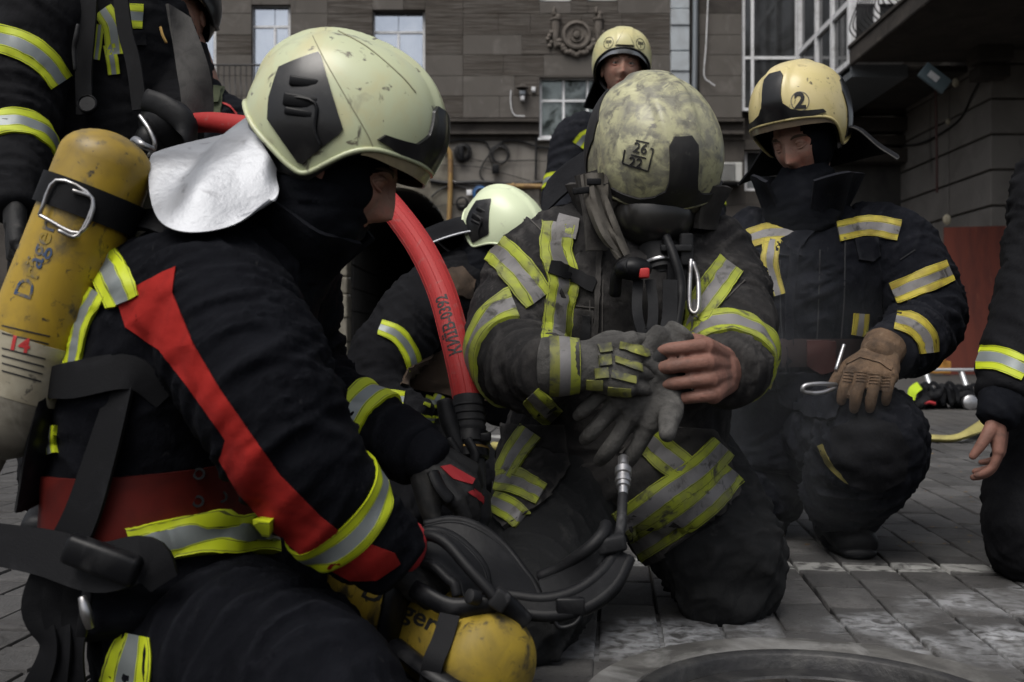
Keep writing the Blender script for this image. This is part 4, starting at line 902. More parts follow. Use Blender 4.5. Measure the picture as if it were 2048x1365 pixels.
def add_head(mb, c, M, s=1.0, look_down=.4, ears=True, closed=False):
    """skin (0), lips (1), brows (2), eye white (3), iris (4)"""
    V, F, mm, loc = head_mesh(c, M, s); mb.add(V, F, mm); W = lambda x, y, z: Vector(c)+M @ (Vector((x, y, z))*s)
    for sg_ in (-1, 1):
        mb.ell(W(sg_*.031, .0745, .005), (.0125*s,)*3, None, 14, 10, 3); e = M @ Vector((0, 1, -look_down)).normalized(); mb.ell(W(sg_*.031, .0745, .005)+e*.0085*s, (.0054*s,)*3, None, 10, 8, 4)
        if closed: mb.ell(W(sg_*.031, .0755, .0065), (.0138*s,)*3, None, 14, 10, 0)
        for (zz, zt, th_) in ((.0125, .003, .0042), (-.0045, -.001, .003)):       # lids
            mb.sweep([W(sg_*(.031-.015), .0760, .004), W(sg_*(.031-.007), .0850, zz*.8+.001), W(sg_*.031, .0865, zz), W(sg_*(.031+.008), .0825, zz*.8+.001), W(sg_*(.031+.016), .0720, .003)], [.002*s, th_*s, th_*s, th_*s, .002*s], 8, sub=4, mat=0)
        mb.sweep([W(sg_*.014, .0925, .0235), W(sg_*.028, .0905, .0285), W(sg_*.044, .0795, .0265), W(sg_*.052, .0700, .021)], [(.0022*s, .003*s), (.003*s, .004*s), (.0026*s, .0035*s), (.001*s, .0015*s)], 8, sub=4, mat=2)
        if ears: mb.ell(W(sg_*.077, -.004, -.01), (.009*s, .018*s, .030*s), M @ Matrix.Rotation(.2, 3, 'X'), 12, 8)
    return mb
SKINS = [skin, lip, hair_brow, eye_white, eye_dark]
def hood(parent, c, M, s, face=(.052, .062, .004), m_=None, neck=None, push=-.008, name='hood'):
    """knitted hood: the head's own shape, a little larger, with the face left open, running down into the neck"""
    V, F, mm, loc = head_mesh((0, 0, 0), Matrix.Identity(3), 1.0); X, Y, Z_ = [a.ravel() for a in loc]; mb = MB(); keep = []
    for f in F:
        x = X[f].mean(); y = Y[f].mean(); z = Z_[f].mean()
        if y > .01 and (x/face[0])**2+((z-face[2])/face[1])**2 < 1: continue
        keep.append(f)
    # smooth away the face under the cloth
    V2 = []
    for x, y, z in zip(X, Y, Z_): V2.append(Vector(c)+M @ (Vector((x*1.10, min(y, .098)*1.05+push, z*1.06))*s))
    mb.add(V2, keep)
    o = mb.build(name, m_ or hood_cloth, parent)
    md = o.modifiers.new('s', 'SOLIDIFY'); md.thickness = .006*s; md.offset = -1
    if neck:
        q = MB(); q.sweep(neck[0], neck[1], 22, sub=5); me_ = remesh(q, .007, 2, 'hood_neck'); folds(me_, [(neck[0][0], neck[0][-1])], amp=.004, f=22); link('hood_neck', me_, m_ or hood_cloth, o)
    return o
FING = [(0, .036, .070, .0088), (1, .012, .079, .0090), (2, -.012, .073, .0086), (3, -.034, .056, .0078)]
def hand(mb, W, d, n, side, curls, thumb=(.6, .5, .5), s=1.0, fat=1.0, wrist_r=.027, spread=.06, back=.03):
    """palm, four fingers of different length and a thumb; d fingers' direction, n back of the hand, side +1 thumb on d x n side"""
    W = Vector(W); d = Vector(d).normalized(); n = Vector(n); n = (n-d*n.dot(d)).normalized(); t = d.cross(n)*side
    K = []
    for (k, lat, ln, r) in FING:
        kn = W+d*(.094-.004*abs(k-1)-.004*(k == 3))*s+t*lat*s*fat**.5; K.append(kn)
        mb.sweep([W+t*lat*.45*s-d*back*s, W+d*.045*s+t*lat*.8*s, kn], [(.016*s*fat), .0155*s*fat, .0125*s*fat], 12, sub=4)
        c1, c2, c3 = curls[k] if isinstance(curls, list) else curls; ang = 0; p = kn; pts = [kn]; rr = [r*1.12*s*fat]; dd0 = (d+t*spread*(1.5-k)*.6).normalized()
        for seg, cc in zip((.46, .30, .24), (c1, c2, c3)):
            ang += cc; dd = dd0*math.cos(ang)-n*math.sin(ang); p = p+dd*ln*seg*s*(1+.06*(fat-1)); pts.append(p); rr.append(r*s*fat*(1.0 if seg > .25 else .82))
        mb.sweep(pts, rr, 12, sub=4, round_=.9)
    mb.ell(W+d*.045*s-n*.004*s, (.044*s*fat**.5, .052*s, .017*s*fat), Matrix((t, d, n)).transposed(), 16, 10)
    b0 = W+d*.015*s+t*.022*s-n*.006*s; b1 = W+d*.048*s+t*(.040+.012*thumb[0])*s*fat**.4-n*(.012+.012*thumb[1])*s; dd = (d*(.75-.1*thumb[1])+t*(.75*thumb[0])-n*.6*thumb[1]).normalized(); b2 = b1+dd*.034*s; dd2 = (dd-n*.5*thumb[2]-t*.5*thumb[2]*.6+d*.2).normalized(); b3 = b2+dd2*.027*s
    mb.sweep([b0, b1, b2, b3], [.017*s*fat, .014*s*fat, .0112*s*fat, .0086*s*fat], 12, sub=4, round_=.9)
    mb.sweep([W-d*.05*s, W-d*.015*s, W+d*.02*s], [(wrist_r*s*fat, wrist_r*.78*s*fat)]*2+[(.034*s*fat**.5, .020*s*fat)], 16, side=t, sub=3)
    return K, t, n, d

class Figure:
    def __init__(s, label, base, group=None):
        s.root = thing('person', label, 'person', base, group); s.bones = []; s.joints = []; s.jack = MB(); s.trou = MB(); s.tb = []; s.tj = []
    def torso(s, rows, side, lean=None):
        """rows: (point, half width, half depth)"""
        pts = [r[0] for r in rows]; s.jack.sweep(pts, [(r[1], r[2]) for r in rows], 32, side=side, sub=6, round_=.3)
        s.bones.append((pts[0], pts[-1])); s.side = Vector(side)
    def arm(s, rows, start=None):
        """rows: (point, radius) shoulder to cuff"""
        pts = [r[0] for r in rows]; s.jack.sweep(pts, [r[1] for r in rows], 22, sub=6, round_=.15)
        for a, b in zip(pts, pts[1:]): s.bones.append((a, b))
        for p, r in rows[1:-1]: s.joints.append((p, (r if not isinstance(r, tuple) else r[0])*.8))
        return pts
    def leg(s, rows):
        pts = [r[0] for r in rows]; s.trou.sweep(pts, [r[1] for r in rows], 22, sub=6, round_=.3)
        for a, b in zip(pts, pts[1:]): s.tb.append((a, b))
        for p, r in rows[1:-1]: s.tj.append((p, (r if not isinstance(r, tuple) else r[0])*.9))
    def finish(s, jm, tm=None, vox=.0085, amp=.0055, jamp=.006, f=11., seed=0., tamp=.005):
        me_ = remesh(s.jack, vox, 5, 'jacket'); folds(me_, s.bones, s.joints, amp, f, seed, jamp); s.jacket = link('jacket', me_, jm, s.root); s.jb = bvh_of(me_); meshes = [me_]
        if s.trou.v:
            me2 = remesh(s.trou, vox, 5, 'trousers'); folds(me2, s.tb, s.tj, tamp, f*.9, seed+3, jamp); s.trousers = link('trousers', me2, tm or jm, s.root); s.trb = bvh_of(me2); meshes.append(me2)
        s.all = bvh_of(*meshes)
    def part(s, mb, name, mats, parent=None, **k): return mb.build(name, mats, parent or s.root, **k)
    def band(s, A, B, t, w, mats, which='jacket', name='reflective_tape', tilt=None, rmax=.16, off=.006, **k):
        A, B = Vector(A), Vector(B); q = MB(); ring(q, s.jb if which == 'jacket' else s.trb, A.lerp(B, t), tilt or (B-A), w, off, rmax=rmax, **k); o = s.jacket if which == 'jacket' else s.trousers
        return q.build(name, mats, o) if q.f else None
    def tape(s, line, w, mats, bvh=None, which='jacket', off=.006, name='reflective_tape', **k):
        q = MB(); tape(q, bvh or (s.jb if which == 'jacket' else s.trb), line, w, off, **k); return q.build(name, mats, s.jacket if which == 'jacket' else s.trousers) if q.f else None
    def patch(s, poly, m_, bvh=None, off=.004, th=.008, name='panel', cell=9, parent=None): 
        q = MB(); decal(q, bvh or s.all, poly, off, th, cell); return q.build(name, m_, parent or s.jacket) if q.f else None
def solid(mb, vox, name, mats, parent, smooth=2, fold=None):
    me_ = remesh(mb, vox, smooth, name)
    if fold: folds(me_, *fold[0], **fold[1])
    return link(name, me_, mats, parent)
def collar(parent, c, axis, front, r0, r1, h, open_deg, m_, th=.008, seed=0, wave=.006, name='collar', tip=0.0, squash=.85):
    """stand-up collar round a neck: r0 at the base, r1 at the lip, open at the front"""
    c = Vector(c); ax = Vector(axis).normalized(); f = Vector(front); f = (f-ax*f.dot(ax)).normalized(); sx = ax.cross(f); G = []
    for i in range(7):
        t = i/6; row = []
        for j in range(49):
            a = math.radians(open_deg/2)+(2*math.pi-math.radians(open_deg))*j/48; r = r0+(r1-r0)*t**1.3; w = wave*t*math.sin(a*5+seed)+wave*.6*math.sin(a*9+seed*2+t*3); hh = h*(t+tip*t*max(0, math.cos(a))**4)
            row.append(c+f*(r+w)*math.cos(a)+sx*(r+w)*squash*math.sin(a)+ax*hh)
        G.append(row)
    q = MB(); q.sheet(G, th); return q.build(name, m_, parent)
def boot(parent, ankle, toe, m_, h=.22, r=.062, up=(0, 0, 1), k=1.0):
    a = Vector(ankle); t = Vector(toe); up = Vector(up).normalized(); q = MB(); d = (t-a); d = (d-up*d.dot(up)).normalized(); base = a-up*.0
    q.sweep([a+up*h, a+up*h*.5, a+up*.06-d*.01, a+up*.03], [r*1.1, r*1.02, r, r*.95], 18, sub=4)
    q.sweep([a+up*.045-d*.05, a+up*.05+d*.04, a+up*.045+d*.12, a+up*.035+d*.19], [(.042*k, .045*k), (.050*k, .048*k), (.052*k, .045*k), (.046*k, .034*k)], 18, side=d.cross(up), sub=5, round_=.7)
    me_ = remesh(q, .006, 3, 'boot'); o = link('boot', me_, m_, parent)
    q = MB(); q.sweep([a-d*.075+up*.012, a+up*.012, a+d*.10+up*.012, a+d*.225+up*.016], [(.046*k, .016), (.046*k, .016), (.056*k, .016), (.034*k, .014)], 16, side=d.cross(up), sub=5, round_=.6); q.build('sole', rubber, o)
    for k in range(6): 
        pass
    return o
# ================================================================== person kneeling in profile with the yellow cylinder on the back
def L(*rows): return [(P(u, v, Y), r) for (u, v, Y, r) in rows]
f1 = Figure('person kneeling in red-sleeved turnout jacket, pale green helmet and silver neck flap', (P(330, 1400, 1.52).x, 1.52, 0))
T1 = [(335, 1165, .20, .17), (328, 1110, .195, .165), (322, 1030, .185, .155), (318, 930, .185, .150), (345, 800, .195, .160), (405, 670, .205, .165), (475, 580, .19, .14), (540, 500, .115, .095), (580, 445, .075, .07)]
f1.torso([(P(u, v, 1.53), w, d) for u, v, w, d in T1], (0, 1, 0))
A1 = f1.arm(L((480, 580, 1.48, .085), (430, 605, 1.415, .102), (480, 700, 1.345, .096), (560, 860, 1.30, .084), (665, 1010, 1.33, .068), (775, 1110, 1.39, .056)))
A2 = f1.arm(L((520, 520, 1.60, .10), (560, 570, 1.69, .090), (590, 715, 1.75, .075), (640, 800, 1.74, .068), (735, 860, 1.70, .060), (835, 905, 1.66, .052)))
f1.leg(L((330, 1275, 1.50, .115), (430, 1290, 1.42, .118), (560, 1345, 1.32, .110), (680, 1430, 1.26, .085), (600, 1465, 1.32, .075), (330, 1455, 1.42, .070), (200, 1450, 1.48, .065)))
f1.leg(L((330, 1200, 1.60, .130), (450, 1220, 1.64, .125), (620, 1240, 1.72, .105), (700, 1300, 1.76, .09), (560, 1290, 1.80, .075), (330, 1280, 1.80, .07)))
f1.finish(navy, navy, vox=.0065, amp=.0075, jamp=.008, f=12., tamp=.007, seed=2.)
# red sleeve panel and its cuff
f1.patch([(238, 612), (262, 578), (352, 534), (345, 585), (388, 690), (440, 778), (505, 872), (560, 950), (640, 1032), (690, 1072), (640, 1128), (606, 1112), (540, 1055), (478, 985), (440, 920), (452, 880), (396, 800), (320, 700), (252, 655)], red_cloth, f1.jb, .003, .007, 'sleeve_panel')
f1.patch([(655, 1136), (712, 1078), (788, 1106), (800, 1128), (752, 1160), (700, 1160)], red_cloth, f1.jb, .003, .007, 'cuff_panel')
f1.band(A1[4], A1[5], .12, .047, TY, rmax=.12, off=.0035)
f1.band(A2[4], A2[5], -.05, .052, TY, rmax=.11)
f1.tape([(200, 512), (222, 548), (248, 606)], [70, 74, 70], TY); f1.tape([(196, 585), (170, 625), (158, 665), (148, 720), (136, 790)], [40, 42, 34, 32, 30], TY); f1.tape([(103, 850), (100, 880), (104, 908)], 26, TY)
ax1 = (P(318, 930, 1.53)-P(328, 1100, 1.53))
q = MB(); ring(q, f1.jb, P(322, 990, 1.53), ax1, .105, .008, .012, n=90, rmax=.3, R=[-1, -.96, 0, .96, 1], M=[0, 0, 0, 0]); rbelt = q.build('rescue_belt', belt_red, f1.root)
q = MB()
for (u, v) in ((398, 948), (396, 1003), (443, 994)):
    q = MB(); o_, d_ = pxray((u, v)); h = f1.jb.ray_cast(o_, d_)[0]-d_*.012; q.lathe([(.0050, 0), (.0050, .003), (.0085, .003), (.0085, 0)], h+d_*.002, -d_, 16, cap=False); q.build('eyelet', plastic_black, rbelt)
q = MB(); tape(q, f1.jb, [(262, 1092), (330, 1080), (430, 1068), (548, 1072)], [70, 82, 82, 74], .018, .022); q.build('reflective_tape', TY, f1.jacket)
q = MB(); tape(q, f1.jb, [(100, 1060), (98, 1090), (96, 1120)], 20, .006); q.build('reflective_tape', TY, f1.jacket)
f1.tape([(225, 1310), (262, 1325), (330, 1362)], [95, 110, 110], [tape_y, tape_s, stitch], which='trousers', R=[-1, -.05, .0, .9, 1], M=[1, 1, 0, 0]) if False else None
A_, B_ = P(330, 1290, 1.42), P(220, 1300, 1.42)
q = MB(); tape(q, f1.trb, [(270, 1270), (262, 1310), (250, 1372)], [60, 85, 100], .004); q.build('reflective_tape', TY, f1.trousers)
# head
h1c = P(690, 270, 1.5); M1 = Rm(-90, 25)
hel1, hb1, W1, s1 = helmet(f1.root, h1c, M1, 'A', lime, helm_black, visor_tan2, .945)
hd1 = h1c+M1 @ Vector((0, .004, -.052)); q = MB(); add_head(q, hd1, M1, .98, .6, closed=True)
q.sweep([hd1+M1 @ Vector((0, -.02, -.06)), P(580, 470, 1.52), P(500, 600, 1.53)], [.055, .06, .10], 16, sub=4); f1.part(q, 'body', SKINS)
hood(f1.root, hd1, M1, 1.0, (.038, .074, -.012), neck=([hd1+M1 @ Vector((0, -.015, -.02)), P(632, 415, 1.5), P(585, 470, 1.52), P(540, 520, 1.53)], [.082, .080, .085, .10]))
collar(f1.root, P(560, 490, 1.525), (P(600, 420, 1.5)-P(540, 520, 1.53)), (1, 0, -.4), .098, .108, .085, 30, navy, seed=1)
# silver neck flap
cols = [((552, 338, 1.415), (538, 402, 1.37)), ((540, 315, 1.41), (470, 450, 1.35)), ((526, 290, 1.42), (385, 466, 1.335)), ((512, 262, 1.44), (325, 448, 1.345)), ((500, 245, 1.47), (301, 395, 1.39)), ((497, 236, 1.50), (300, 322, 1.44)), ((498, 234, 1.55), (318, 305, 1.53)), ((505, 240, 1.58), (350, 312, 1.60)), ((520, 262, 1.6), (400, 345, 1.66))]
G = []
CT = catmull([tuple(P(*c[0])) for c in cols], 5); CB = catmull([tuple(P(*c[1])) for c in cols], 5)
for i in range(15):
    t = i/14; row = []
    for j in range(len(CT)):
        p = CT[j]*(1-t)+CB[j]*t; w = math.sin(math.pi*min(1, t*1.05)); s_ = j/(len(CT)-1)
        p = p+np.array((.012*w*math.sin(s_*9+t*3)*(.3+t), -.012*w*(1-abs(2*s_-.7)), .010*w*math.sin(s_*14+t*5)*(.4+.6*t)-.012*w)); row.append(p)
    G.append(row)
q = MB(); q.sheet(G, .003); q.build('neck_flap', foil, hel1)
# gloves of the kneeling person
q = MB(); hand(q, P(845, 912, 1.655), (.74, -.05, -.52), (.45, -.55, .72), 1, [(.7, .9, .5), (.8, 1.0, .5), (.85, 1.0, .5), (.9, 1.0, .5)], (.5, .7, .6), 1.05, 1.35); g1 = solid(q, .0035, 'glove', glove_dark, f1.root)
q = MB()
for a, b in (((868, 940), (915, 968)), ((905, 938), (948, 962)), ((940, 985), (978, 1002))):
    pass
gb = bvh_of(g1.data); gl = MB()
decal(gl, gb, [(880, 934), (900, 930), (950, 958), (944, 970), (905, 958)], .002, .004, 6); decal(gl, gb, [(935, 985), (950, 978), (985, 1005), (975, 1012)], .002, .004, 6)
if gl.v: gl.build('glove_panel', glove_red, g1)
q = MB(); q.sweep([P(866, 945, 1.60), P(880, 975, 1.59), P(900, 1000, 1.59)], [(.012, .007)]*3, 10, sub=4); q.build('cuff_tab', rubber, g1)
q = MB(); q.sweep([P(820, 895, 1.665), P(850, 915, 1.655), P(868, 925, 1.65)], [.050, .048, .044], 20, sub=4); q.build('glove_cuff', navy, g1)
q = MB(); hand(q, P(790, 1112, 1.40), (.6, .5, -.45), (.2, -.7, .6), -1, (.7, .9, .5), (.5, .7, .6), 1.03, 1.3); g1b = solid(q, .0035, 'glove', glove_dark, f1.root)
q = MB(); q.sweep([P(770, 1090, 1.395), P(795, 1092, 1.40), P(812, 1098, 1.41)], [.046, .043, .040], 18, sub=3); q.build('glove_cuff', glove_red, g1b)
boot(f1.root, P(250, 1440, 1.56)*1.0+Vector((-.1, 0, -.0)), P(150, 1440, 1.56), rubber, .12) if False else None

def seam(fig, lines, m_, bvh=None, w=2.2, off=.0022, parent=None, name='seam'):
    for ln in lines:
        q = MB(); tape(q, bvh or fig.jb, ln, w, off, .004, 10, R=[-1, 0, 1], M=[0, 0])
        if q.f: q.build(name, m_, parent or fig.jacket)
seam_m = mat('seam_thread', (.022, .0225, .025), .9); seam_d = mat('seam_thread_dusty', (.075, .07, .066), .9); seam_helm = mat('helmet_seam', (.26, .25, .17), .8)
seam(f1, [[(622, 66), (652, 125), (695, 200), (738, 275), (752, 318)], [(676, 62), (735, 95), (800, 150), (832, 186)]], seam_helm, hb1, 1.6, .0012, hel1, 'shell_seam')

# breathing apparatus worn on that back
ba = thing('breathing_apparatus', 'scuffed yellow air cylinder strapped upright on a kneeling back', 'air cylinder', P(120, 900, 1.45))
ct, cb = P(212, 330, 1.42), P(5, 850, 1.40); ax = (ct-cb).normalized(); Lc = (ct-cb).length; R0 = .0655
dome = [(R0*math.cos(a), R0*.72*math.sin(a)) for a in np.linspace(0, math.pi/2-.02, 9)]
prof = [(.012, -.075), (.020, -.07), (.022, -.045), (R0*.72, -.03), (R0*.93, -.012), (R0, .01), (R0, Lc*.12), (R0+.0006, Lc*.121), (R0+.0006, Lc*.33), (R0, Lc*.331), (R0, Lc*.6), (R0, Lc)]+[(r, Lc+h) for r, h in dome[1:]]
q = MB(); q.lathe(prof, cb, ax, 48, mat=[1]*6+[2, 2, 2, 0, 0]+[0]*9); cyl1 = q.build('cylinder', [yellow_paint, cyl_grey, paper], ba, smooth='auto'); cbv = bvh_of(cyl1.data)
q = MB(); text_px(q, cbv, 'Dräger', (72, 520), 50, -71, .001, .3, 1.15); q.build('lettering', ink_blue, cyl1)
q = MB(); text_px(q, cbv, '14', (38, 690), 40, 12, .001, 1.2, 1.1); q.build('marking', ink_red, cyl1)
q = MB()
for k in range(7): 
    V2, F2 = grid_poly([(4, 650+k*15), (100-k*3, 672+k*15), (100-k*3, 675+k*15), (4, 653+k*15)], 12); tp, ns_ = castv(cbv, V2, pxray, .0008)
    if k != 2 and tp: skin_patch(q, V2, F2, tp, ns_, .001)
q.build('small_print', ink_black, cyl1)
q = MB(); cs = cb+ax*(Lc*.845); q.lathe([(R0+.001, -.022), (R0+.006, -.022), (R0+.006, .022), (R0+.001, .022)], cs, ax, 44, cap=False); stp = q.build('strap', strap_black, ba)
q = MB()
for (pl) in ([(66, 425), (100, 355), (195, 400), (170, 470), (66, 425)], [(120, 462), (165, 474), (198, 405), (145, 380)]):
    q.sweep([bvh_of(cyl1.data).find_nearest(P(u, v, 1.34))[0]*1.0+Vector((0, -.010, 0)) if True else 0 for u, v in pl], .0028, 8, sub=4)
q.build('buckle', steel, stp)
# back plate, shoulder and waist straps
q = MB(); q.sweep([P(300, 345, 1.52), P(235, 470, 1.50), P(190, 640, 1.49), P(140, 830, 1.48), P(120, 960, 1.50)], [(.10, .012), (.12, .016), (.11, .018), (.12, .018), (.13, .018)], 20, side=(0, 1, .1), sub=6); q.build('back_plate', plastic_black, ba)
q = MB(); q.ribbon([P(250, 470, 1.46), P(285, 440, 1.44), P(345, 455, 1.42), P(400, 500, 1.42)], .040, (-.3, -.8, .8), .008, 6); q.build('shoulder_strap', strap_black, ba)
q = MB(); q.ribbon([P(258, 720, 1.335), P(235, 800, 1.325), P(200, 920, 1.325), P(160, 1040, 1.33), P(110, 1130, 1.35)], [.030, .042, .052, .058, .055], (-.4, -1, .1), .005, 6); q.build('waist_strap', strap_black, ba)
q = MB(); q.ribbon([P(80, 800, 1.42), P(95, 770, 1.38), P(150, 760, 1.335), P(262, 745, 1.32), P(330, 800, 1.33)], [.03, .04, .05, .045, .03], (-.3, -1, .1), .006, 6); q.build('side_strap', strap_black, ba)
q = MB(); q.ribbon([P(-30, 1085, 1.36), P(90, 1105, 1.325), P(200, 1135, 1.30), P(290, 1120, 1.295), P(330, 1165, 1.30)], [.055, .06, .065, .06, .04], (-.1, -1, .25), .010, 6); q.build('hip_pad', strap_black, ba)
q = MB(); q.box(P(205, 1120, 1.285), (.05, .014, .020), Matrix.Rotation(.35, 3, 'Y'), 0, .008); q.box(P(170, 1225, 1.30), (.007, .005, .032), Matrix.Rotation(.15, 3, 'Y'), 0, .003); q.build('hip_buckle', plastic_black, ba)
q = MB(); q.sweep([P(165, 1195, 1.295), P(172, 1225, 1.292), P(180, 1255, 1.295)], [.006, .008, .006], 8, sub=3); q.build('strap_end', steel, ba)
q = MB()
for k in range(3): q.ribbon([P(95+k*32, 1130, 1.335-.004*k), P(70+k*40, 1215, 1.335), P(98+k*26, 1300, 1.34), P(60+k*44, 1400, 1.36)], .034, [(-.2*k, -1, 0), (.4, -1, .2), (-.5, -1, 0), (.2, -1, 0)], .003, 6)
q.build('hanging_strap', strap_black, ba)
q = MB(); q.sweep([P(305, 300, 1.60), P(285, 290, 1.58), P(270, 280, 1.60), P(262, 300, 1.62)], .006, 8, sub=5); q.build('wire_handle', steel, ba)
q = MB(); q.lathe([(.010, 0), (.026, .0), (.026, .05), (.016, .055)], P(10, 885, 1.42), (.5, -.6, .3), 20); q.build('valve_knob', rubber, ba)

# ================================================================== person in the grimy helmet, pulling on gloves
f5 = Figure('person kneeling in soot-grey jacket and grimy helmet numbered 26 over 22', (P(1260, 1220, 2.05).x, 2.05, 0))
T5 = [(1225, 985, 2.03, .235, .18), (1235, 900, 2.04, .225, .165), (1250, 790, 2.03, .215, .155), (1270, 660, 1.99, .225, .15), (1285, 575, 1.97, .205, .14), (1292, 490, 1.99, .135, .095), (1298, 435, 2.0, .08, .07)]
f5.torso([(P(u, v, Y), w, d) for u, v, Y, w, d in T5], (1, .05, .05))
B1 = f5.arm(L((1190, 500, 1.98, .095), (1105, 535, 1.97, .098), (1046, 625, 1.90, .090), (1028, 706, 1.83, .081), (1066, 740, 1.72, .064), (1112, 735, 1.665, .054)))
B2 = f5.arm(L((1380, 505, 1.98, .092), (1412, 545, 1.98, .097), (1440, 620, 1.93, .092), (1452, 690, 1.86, .083), (1458, 732, 1.79, .068), (1452, 744, 1.725, .056)))
f5.leg(L((1180, 900, 2.10, .15), (1130, 1010, 1.97, .130), (1085, 1120, 1.85, .112), (1055, 1228, 1.74, .088), (1050, 1190, 1.95, .075), (1060, 1110, 2.25, .07)))
f5.leg(L((1310, 900, 2.14, .15), (1370, 990, 2.10, .135), (1430, 1085, 2.05, .120), (1445, 1140, 2.02, .105), (1455, 1100, 2.30, .085), (1470, 1040, 2.55, .075)))
f5.finish(dusty, dusty_pants, vox=.0065, amp=.0075, jamp=.008, f=12., tamp=.0075, seed=5.)
# skirts of the open jacket
f5.patch([(1238, 905), (1300, 850), (1420, 858), (1452, 900), (1478, 985), (1400, 1060), (1302, 1128), (1280, 1120), (1246, 1048)], dusty, f5.all, .014, .016, 'jacket_skirt', 10)
sk = bvh_of(f5.jacket.children[-1].data, f5.jacket.data, f5.trousers.data)
f5.patch([(1000, 850), (1130, 850), (1140, 935), (1092, 1005), (1010, 1060), (975, 1010), (985, 960)], dusty, f5.all, .012, .014, 'jacket_skirt', 10)
sk2 = bvh_of(f5.jacket.children[-1].data, f5.jacket.data, f5.trousers.data)
f5.tape([(1240, 1055), (1330, 990), (1400, 940), (1445, 893)], [62, 64, 62, 56], TD, sk); f5.tape([(1270, 1098), (1350, 1048), (1420, 995), (1468, 945)], [58, 60, 58, 52], TD, sk)
f5.tape([(1298, 880), (1328, 910), (1365, 938)], [62, 66, 60], TD, sk)
f5.tape([(990, 960), (1035, 965), (1083, 990)], [44, 52, 46], TD, sk2); f5.tape([(985, 1002), (1020, 1020), (1045, 1040)], [40, 48, 44], TD, sk2); f5.tape([(1062, 862), (1032, 905), (1008, 950)], [50, 46, 40], TD, sk2)
f5.tape([(1118, 448), (1112, 500), (1128, 560), (1120, 610), (1112, 690)], [66, 66, 64, 62, 60], TD)   # chest tape
f5.tape([(985, 492), (1030, 535), (1078, 600)], [62, 66, 66], TD); f5.tape([(1388, 632), (1424, 580), (1462, 528)], [60, 64, 58], TD)
f5.band(B1[3], B1[4], .15, .064, TD, rmax=.125); f5.band(B2[3], B2[4], .75, .060, TD, rmax=.125)
f5.tape([(1345, 690), (1378, 665), (1390, 600)], 34, TD)
f5.tape([(1062, 790), (1085, 815), (1110, 840)], [40, 50, 44], TD)
f5.patch([(1118, 430), (1160, 440), (1152, 480), (1106, 470)], tape_sd, f5.jb, .006, .008, 'shoulder_patch')
q = MB(); tape(q, f5.jb, [(1098, 535), (1140, 548), (1190, 575)], 26, .010, R=[-1, 0, 1], M=[0, 0]); q.build('chest_strap', strap_black, f5.root)
seam(f5, [[(1020, 480), (1060, 540), (1100, 600)], [(1060, 440), (1090, 470), (1110, 500)], [(1490, 560), (1450, 600)], [(1180, 600), (1178, 700)], [(1206, 560), (1204, 690)], [(1150, 612), (1190, 616)]], seam_d)
# front placket, pockets, hanging straps
q = MB(); tape(q, f5.jb, [(1200, 500), (1196, 580), (1192, 660), (1190, 720)], 10, .006, R=[-1, 0, 1], M=[0, 0]); q.build('zip_flap', dusty, f5.jacket)
f5.patch([(1150, 618), (1188, 622), (1186, 690), (1142, 690)], dusty, f5.jb, .006, .009, 'pocket'); f5.patch([(1165, 630), (1182, 632), (1180, 690), (1162, 690)], rubber_dusty, f5.jb, .010, .006, 'pocket_strap')
f5.patch([(1335, 500), (1372, 500), (1366, 640), (1330, 640)], strap_black, f5.jb, .012, .018, 'radio')
q = MB(); q.ribbon([P(1340, 560, 1.76), P(1338, 640, 1.75), P(1322, 700, 1.72), P(1330, 740, 1.70)], .026, (0, -1, .1), .004, 6); q.build('loose_strap', rubber_dusty, f5.root)
q = MB(); q.ribbon([P(1276, 560, 1.77), P(1274, 620, 1.75), P(1284, 662, 1.745), P(1302, 658, 1.745), P(1306, 610, 1.755), P(1300, 560, 1.77)], .018, [(0, -1, .1), (0, -1, .1), (.3, -1, -.3), (0, -1, 0), (0, -1, 0), (0, -1, 0)], .004, 6); q.build('loose_strap', rubber_dusty, f5.root)
q = MB(); q.sweep([P(1382, 520, 1.82), P(1378, 600, 1.80), P(1384, 625, 1.79), P(1396, 618, 1.79), P(1396, 560, 1.81), P(1386, 525, 1.82)], .0045, 8, sub=6); q.build('carabiner', steel, f5.root)
q = MB(); q.box(P(1372, 500, 1.83), (.012, .012, .03), None, 0, .004); q.box(P(1352, 497, 1.82), (.028, .008, .006), None, 0, .002); q.build('strap_buckle', rubber_dusty, f5.root)
q = MB(); q.sweep([P(1330, 470, 1.83), P(1350, 520, 1.80), P(1362, 580, 1.785), P(1352, 660, 1.75)], .009, 10, sub=6); q.build('air_hose', rubber, f5.root)
# head, mask and helmet
h5c = P(1306, 318, 1.92); M5 = Rm(197, 48, 8)
hel5, hb5, W5, s5 = helmet(f5.root, h5c, M5, 'B', grimy, helm_black_dusty, visor_dusty, .985)
q = MB()
text_px(q, hb5, '26', (1281, 298), 29, 12, .002, .15, 1.0); text_px(q, hb5, '22', (1271, 327), 29, 12, .002, .15, 1.0)
for pl in ([(1250, 290), (1258, 292), (1254, 294), (1248, 325), (1298, 343), (1310, 297), (1304, 295), (1304, 292), (1314, 296), (1301, 348), (1243, 329)],): 
    pass
for (a, b) in (((1250, 300), (1245, 327)), ((1245, 327), (1296, 343)), ((1296, 343), (1307, 299)), ((1307, 299), (1301, 297)), ((1272, 281), (1298, 287)), ((1262, 310), (1292, 317))):
    dx, dy = b[0]-a[0], b[1]-a[1]; l = math.hypot(dx, dy); nx, ny = -dy/l*1.3, dx/l*1.3; decal(q, hb5, [(a[0]+nx, a[1]+ny), (b[0]+nx, b[1]+ny), (b[0]-nx, b[1]-ny), (a[0]-nx, a[1]-ny)], .0018, .002, 8)
q.build('number_marking', ink_black, hel5)
